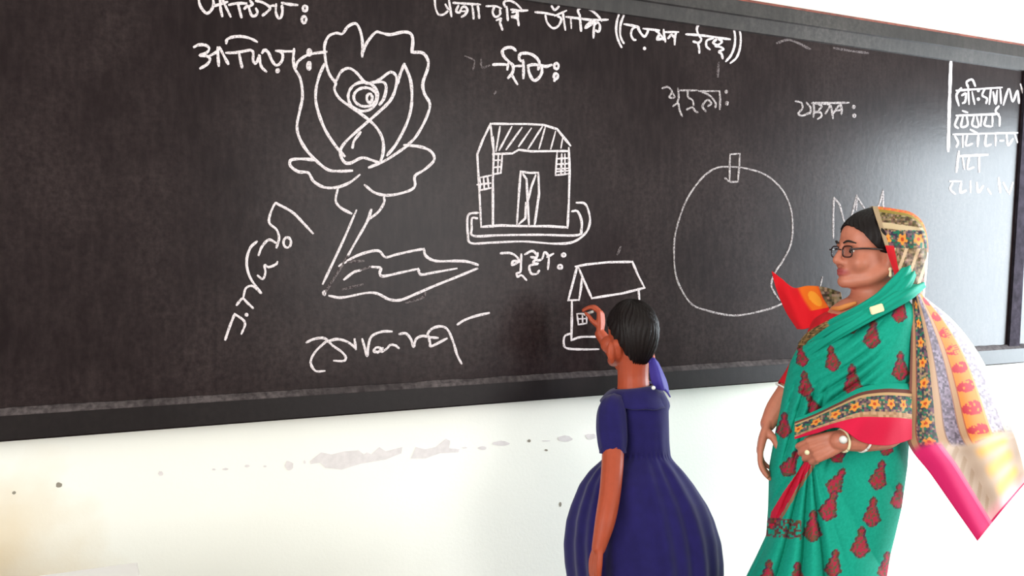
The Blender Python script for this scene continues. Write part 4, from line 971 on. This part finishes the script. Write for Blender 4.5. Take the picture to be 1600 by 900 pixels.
# brooch holding it
bm = bmesh.new(); bmesh.ops.create_cube(bm, size=1)
for v in bm.verts: v.co = Vector((v.co.x * 0.034, v.co.y * 0.006, v.co.z * 0.02))
bmesh.ops.bevel(bm, geom=list(bm.edges), offset=0.002, segments=2, affect='EDGES')
R3 = Matrix((RT, FH, GZ)).transposed() @ Matrix.Rotation(math.radians(-18), 3, 'Y')
bmesh.ops.rotate(bm, verts=bm.verts, cent=(0, 0, 0), matrix=R3); bmesh.ops.translate(bm, verts=bm.verts, vec=P(1370, 483, DW - 0.163))
me = bpy.data.meshes.new('brooch'); bm.to_mesh(me); bm.free(); link('brooch', me, M_cream, sari, smooth=False)['label'] = 'cream brooch pin on the shoulder'

# lower edge of the shawl end crossing the forearm: printed border and red lining
def paint_front(u, v, s, t):
    c = np.tile(GREEN, u.shape + (1,))
    fb = flower_band(u, v, np.clip((t - 0.22) / 0.30, 0, 1), s * 190 + 8, 27)
    c = np.where(((t > 0.10) & (t < 0.17))[..., None], np.array([110, 64, 56.]), c)
    c = np.where(((t >= 0.17) & (t < 0.22))[..., None], np.array([200, 160, 116.]), c)
    c = np.where(((t >= 0.22) & (t < 0.52))[..., None], fb, c)
    c = np.where(((t >= 0.52) & (t < 0.60))[..., None], TAN + (cell(u, v, 4)[..., :1] - 0.5) * 40, c)
    c = np.where((t >= 0.60)[..., None], np.array([212, 26, 66.]), c)
    return c
frontA = []
us = [1242, 1275, 1310, 1345, 1380, 1405, 1424]
top = [655, 642, 624, 606, 599, 599, 600]; bor = [683, 671, 660, 652, 652, 653, 655]; bot = [686, 677, 668, 690, 696, 692, 686]
dt = [-0.145, -0.165, -0.185, -0.19, -0.185, -0.175, -0.15]; db = [-0.165, -0.215, -0.25, -0.262, -0.25, -0.225, -0.19]; dl = [-0.165, -0.22, -0.262, -0.27, -0.25, -0.22, -0.185]
rows_ = [[(u, a, DW + x) for u, a, x in zip(us, top, dt)], [(u, a + (b - a) * 0.5, DW + (x + y) / 2 - 0.008) for u, a, b, x, y in zip(us, top, bor, dt, db)], [(u, b, DW + y) for u, b, y in zip(us, bor, db)], [(u, b, DW + y) for u, b, y in zip(us, bot, dl)]]
def front_t(u, v, s, t): return paint_front(u, v, s, np.interp(t, [0, 0.6667, 1], [0, 0.6, 1]))
cloth('shawl_front', rows_, front_t, sari, 0.003, 110, 130, wave=lambda u, v, s, t: 0.003 * np.sin(u / 9 + v / 15) * t)

# shawl end blowing out behind the left shoulder
def paint_wing(u, v, s, t):
    al_ = t * 400
    c = np.tile(np.array([222, 214, 210.]), u.shape + (1,))
    def put(a, b, col): 
        nonlocal c
        c = np.where(((s >= a) & (s < b))[..., None], col, c)
    cr = cell(u, v, 3.2)
    put(-1, 0.03, np.array([132, 84, 76.])); put(0.03, 0.085, TAN)
    put(0.085, 0.10, np.array([150, 80, 70.]))
    put(0.10, 0.285, flower_band(u, v, np.clip((s - 0.10) / 0.185, 0, 1), al_, 31))
    put(0.285, 0.36, TAN + np.array([4, 6, 8.])); put(0.36, 0.375, np.array([140, 104, 90.]))
    put(0.375, 0.50, np.array([122, 106, 120.]) + (cr[..., :1] - 0.5) * 70 * np.array([1, .9, 1]))
    put(0.50, 0.515, np.array([160, 110, 90.])); put(0.515, 0.565, TAN + 8)
    org = np.tile(np.array([230, 130, 44.]), u.shape + (1,))
    a = ((al_ / 30) % 1 - 0.5) * 30; x = (s - 0.675) * 130
    tear = (np.hypot(a / np.maximum(8.5 + 0.2 * x, 2), x / 15) < 1) & ((np.abs(np.sin(a * 0.9)) > 0.25) | (x < 2)) | ((np.abs(a) < 1.6) & (x < 0) & (x > -16))
    org = np.where((tear & (cr[..., 0] < 0.85))[..., None], np.array([188, 34, 48.]), org)
    put(0.565, 0.78, org); put(0.565, 0.578, np.array([176, 90, 60.])); put(0.78, 0.80, np.array([214, 150, 90.]))
    put(0.80, 0.92, np.array([166, 154, 164.]) + (cr[..., :1] - 0.5) * 60)
    put(0.92, 0.94, np.array([214, 196, 180.])); put(0.94, 1.1, np.array([206, 200, 198.]) + (cr[..., :1] - 0.5) * 24)
    # the turned lower edge: pink hem and softer print
    low = smoothstep(0.585, 0.63, t + 0.02 * np.sin(s * 9))
    soft = np.tile(np.array([190, 164, 146.]), u.shape + (1,)) + (np.sin(u / 9 + v / 17) * np.sin(v / 11 - u / 23))[..., None] * 9
    soft = mixc(soft, np.array([240, 172, 92.]), (smoothstep(0.5, 0.62, s) * (1 - smoothstep(0.86, 0.95, s))) * (0.55 + 0.45 * np.sin(t * 60 + s * 6)))
    soft = mixc(soft, np.array([150, 118, 92.]), ((s > 0.28) & (s < 0.42) & (np.sin(t * 95 + s * 40) > 0.3)) * 0.35)
    soft = mixc(soft, np.array([240, 176, 180.]), smoothstep(0.92, 0.98, t))
    soft = np.where((s < 0.27)[..., None], np.array([214, 36, 104.]), soft); soft = mixc(soft, np.array([214, 30, 92.]), ((s < 0.02) | (t > 0.99)) * 1.0)
    soft = mixc(soft, np.array([238, 110, 150.]), ((s >= 0.25) & (s < 0.30)) * 0.8)
    return mixc(c, soft, low)
inner = [(1426, 466, -0.10), (1424, 520, -0.150), (1422, 580, -0.170), (1420, 640, -0.180), (1419, 692, -0.180), (1455, 742, -0.150), (1492, 795, -0.12), (1527, 845, -0.09)]
outer = [(1444, 464, -0.02), (1488, 500, 0.02), (1524, 545, 0.06), (1552, 598, 0.09), (1580, 668, 0.10), (1588, 690, 0.10), (1597, 722, 0.11), (1604, 752, 0.11)]
wing = []
for (a, b) in zip(inner, outer):
    row = []
    for k in np.linspace(0, 1, 6):
        row.append((a[0] + (b[0] - a[0]) * k, a[1] + (b[1] - a[1]) * k - 6 * math.sin(k * math.pi) * (1 if a[1] < 500 else 0.2), DW + a[2] + (b[2] - a[2]) * k - 0.05 * math.sin(k * math.pi)))
    wing.append(row)
cloth('shawl_end', wing, paint_wing, sari, 0.002, 230, 150, wave=lambda u, v, s, t: 0.012 * np.sin(s * 13 + t * 4) * np.clip(t * 2, 0, 1) + 0.010 * np.sin(t * 13 + s * 3) * s + 0.02 * np.exp(-((t - 0.6) / 0.035) ** 2) * s)

# veil over the back of the head
st = [  # front to back: (top u, v), (near bottom u, v), half width, far drop
    ((1363, 323), (1400, 436), 0.096), ((1378, 324), (1406, 437), 0.100), ((1398, 327), (1412, 438), 0.098), ((1424, 333), (1424, 446), 0.085), ((1442, 350), (1434, 458), 0.066), ((1449, 380), (1440, 466), 0.035), ((1448, 420), (1443, 468), 0.006)]
rows_ = []
for (tu, tv), (bu, bv), hw_ in st:
    row = []
    for k in range(13):
        a = math.pi * k / 12
        h_ = math.sin(a) ** 0.75
        cu_ = bu + (tu - bu) * h_; cv_ = bv + (tv - bv) * h_
        x = -hw_ * math.copysign(abs(math.cos(a)) ** 0.55, math.cos(a))
        if k > 6: cu_ -= 2 * 0.44 * abs(x) / SW * 0.25
        row.append((cu_, cv_, DW + 0.01 + x))
    rows_.append(row)
def paint_veil(u, v, s, t):
    cr = cell(u, v, 3.0)
    c = np.array([124, 102, 78.]) + (cr[..., :1] - 0.5) * 70 + (cr - 0.5) * 22 + (np.sin(u / 2.6 + v / 5) * np.sin(v / 3.1 - u / 7))[..., None] * 22
    # t: front -> back, s: near bottom -> over the top -> far bottom
    h = np.sin(np.pi * s)
    c = np.where((np.abs(v - (352 + (u - 1380) * 0.14)) < 4.2)[..., None] & (s < 0.5)[..., None], np.array([206, 182, 146.]), c)
    fl_ = (v > 360) & (v < 388) & (s < 0.5)
    fb = flower_band(u, v, np.clip((v - 360) / 28, 0, 1), u - 1372, 25)
    c = np.where(fl_[..., None], fb, c)
    c = np.where(((v > 388) & (np.abs((u + (v - 388) * 0.35 - 1388) % 19 - 9) < 2.6) & (s < 0.5))[..., None], np.array([210, 178, 146.]), c)
    orange = np.array([234, 112, 44.]) + (cr - 0.5) * 60
    c = np.where((np.abs(s - 0.5) < 0.10)[..., None], orange, c)
    c = np.where(((np.abs(s - 0.5) >= 0.10) & (np.abs(s - 0.5) < 0.14))[..., None], np.array([150, 130, 60.]), c)
    c = np.where(((t > 0.84))[..., None] & (v > 395)[..., None], np.array([236, 214, 190.]), c)
    c = np.where(((t < 0.10) & (v < 384))[..., None], np.array([176, 150, 120.]), c)
    c = np.where(((t < 0.22) & (v > 384) & (s < 0.5))[..., None], np.array([206, 34, 44.]), c)
    return c
cloth('veil', rows_, paint_veil, sari, 0.003, 110, 220, wave=lambda u, v, s, t: 0.003 * np.sin(s * 40 + t * 7))
# loose end thrown over the far shoulder, lifting away
def paint_flap(u, v, s, t):
    cr = cell(u, v, 4.0)
    c = np.tile(np.array([226, 26, 38.]), u.shape + (1,))
    c = mixc(c, np.array([238, 112, 30.]), (smoothstep(0.42, 0.5, s) * (1 - smoothstep(0.70, 0.76, s))) * (t < 0.62))
    c = mixc(c, np.array([248, 166, 50.]), ((np.hypot((s - 0.62) / 0.07, (t - 0.35) / 0.2) < 1)) * 0.8)
    ol = np.array([112, 94, 74.]) + (cr[..., :1] - 0.5) * 90 + (cr - 0.5) * 20
    c = np.where((s > 0.73)[..., None], ol, c)
    c = mixc(c, np.array([190, 24, 34.]), (s > 0.60) * smoothstep(0.70, 0.78, t))
    return c
flap = [[(1206, 424, 0.17), (1222, 436, 0.16), (1240, 450, 0.14), (1262, 447, 0.13), (1288, 449, 0.11), (1314, 457, 0.08)],
        [(1212, 448, 0.165), (1230, 460, 0.14), (1250, 468, 0.115), (1270, 466, 0.10), (1294, 466, 0.085), (1316, 470, 0.06)],
        [(1228, 486, 0.15), (1246, 492, 0.115), (1264, 490, 0.085), (1284, 486, 0.07), (1302, 482, 0.055), (1318, 482, 0.03)],
        [(1246, 514, 0.13), (1258, 514, 0.09), (1274, 508, 0.06), (1290, 502, 0.045), (1304, 496, 0.03), (1316, 492, 0.01)]]
cloth('veil_end', [[(u, v, DW + d) for u, v, d in r] for r in flap], paint_flap, sari, 0.003, 80, 110, wave=lambda u, v, s, t: 0.006 * np.sin(s * 16 + t * 3))

# watch with a thin strap, bangle
def ring_on(c, axis, r, tr, name, m, parent, ry=None):
    axis = axis.normalized(); a = axis.orthogonal().normalized(); b = axis.cross(a); Sr = Solids()
    Sr.tube([tuple(c + (a * math.cos(x) + b * math.sin(x)) * r) for x in np.linspace(0, 2 * math.pi, 33)], [tr] * 33, seg=8, n=1, cap=False); return link(name, Sr.raw(name), m, parent)
fa = P(1312, 689, DW - 0.235) - P(1360, 684, DW - 0.215)
wt = ring_on(P(1317, 688.3, DW - 0.2335), fa, 0.0265, 0.0032, 'wristwatch', M_cream, woman)
Sr = Solids(); Sr.tube([tuple(P(1317.5, 687, DW - 0.262)), tuple(P(1317.5, 687, DW - 0.266))], [0.0098, 0.0092], seg=20); link('watch_face', Sr.raw('watch_face'), M_white, wt)
ring_on(P(1349, 683, DW - 0.224), fa + UP * 0.03 + RT * -0.01, 0.0355, 0.0028, 'bangle', M_white, woman)
Sr = Solids(); Sr.ell(P(1261, 707, DW - 0.226), (0.006, 0.006, 0.006)); link('finger_ring', Sr.raw('finger_ring'), M_cream, woman)
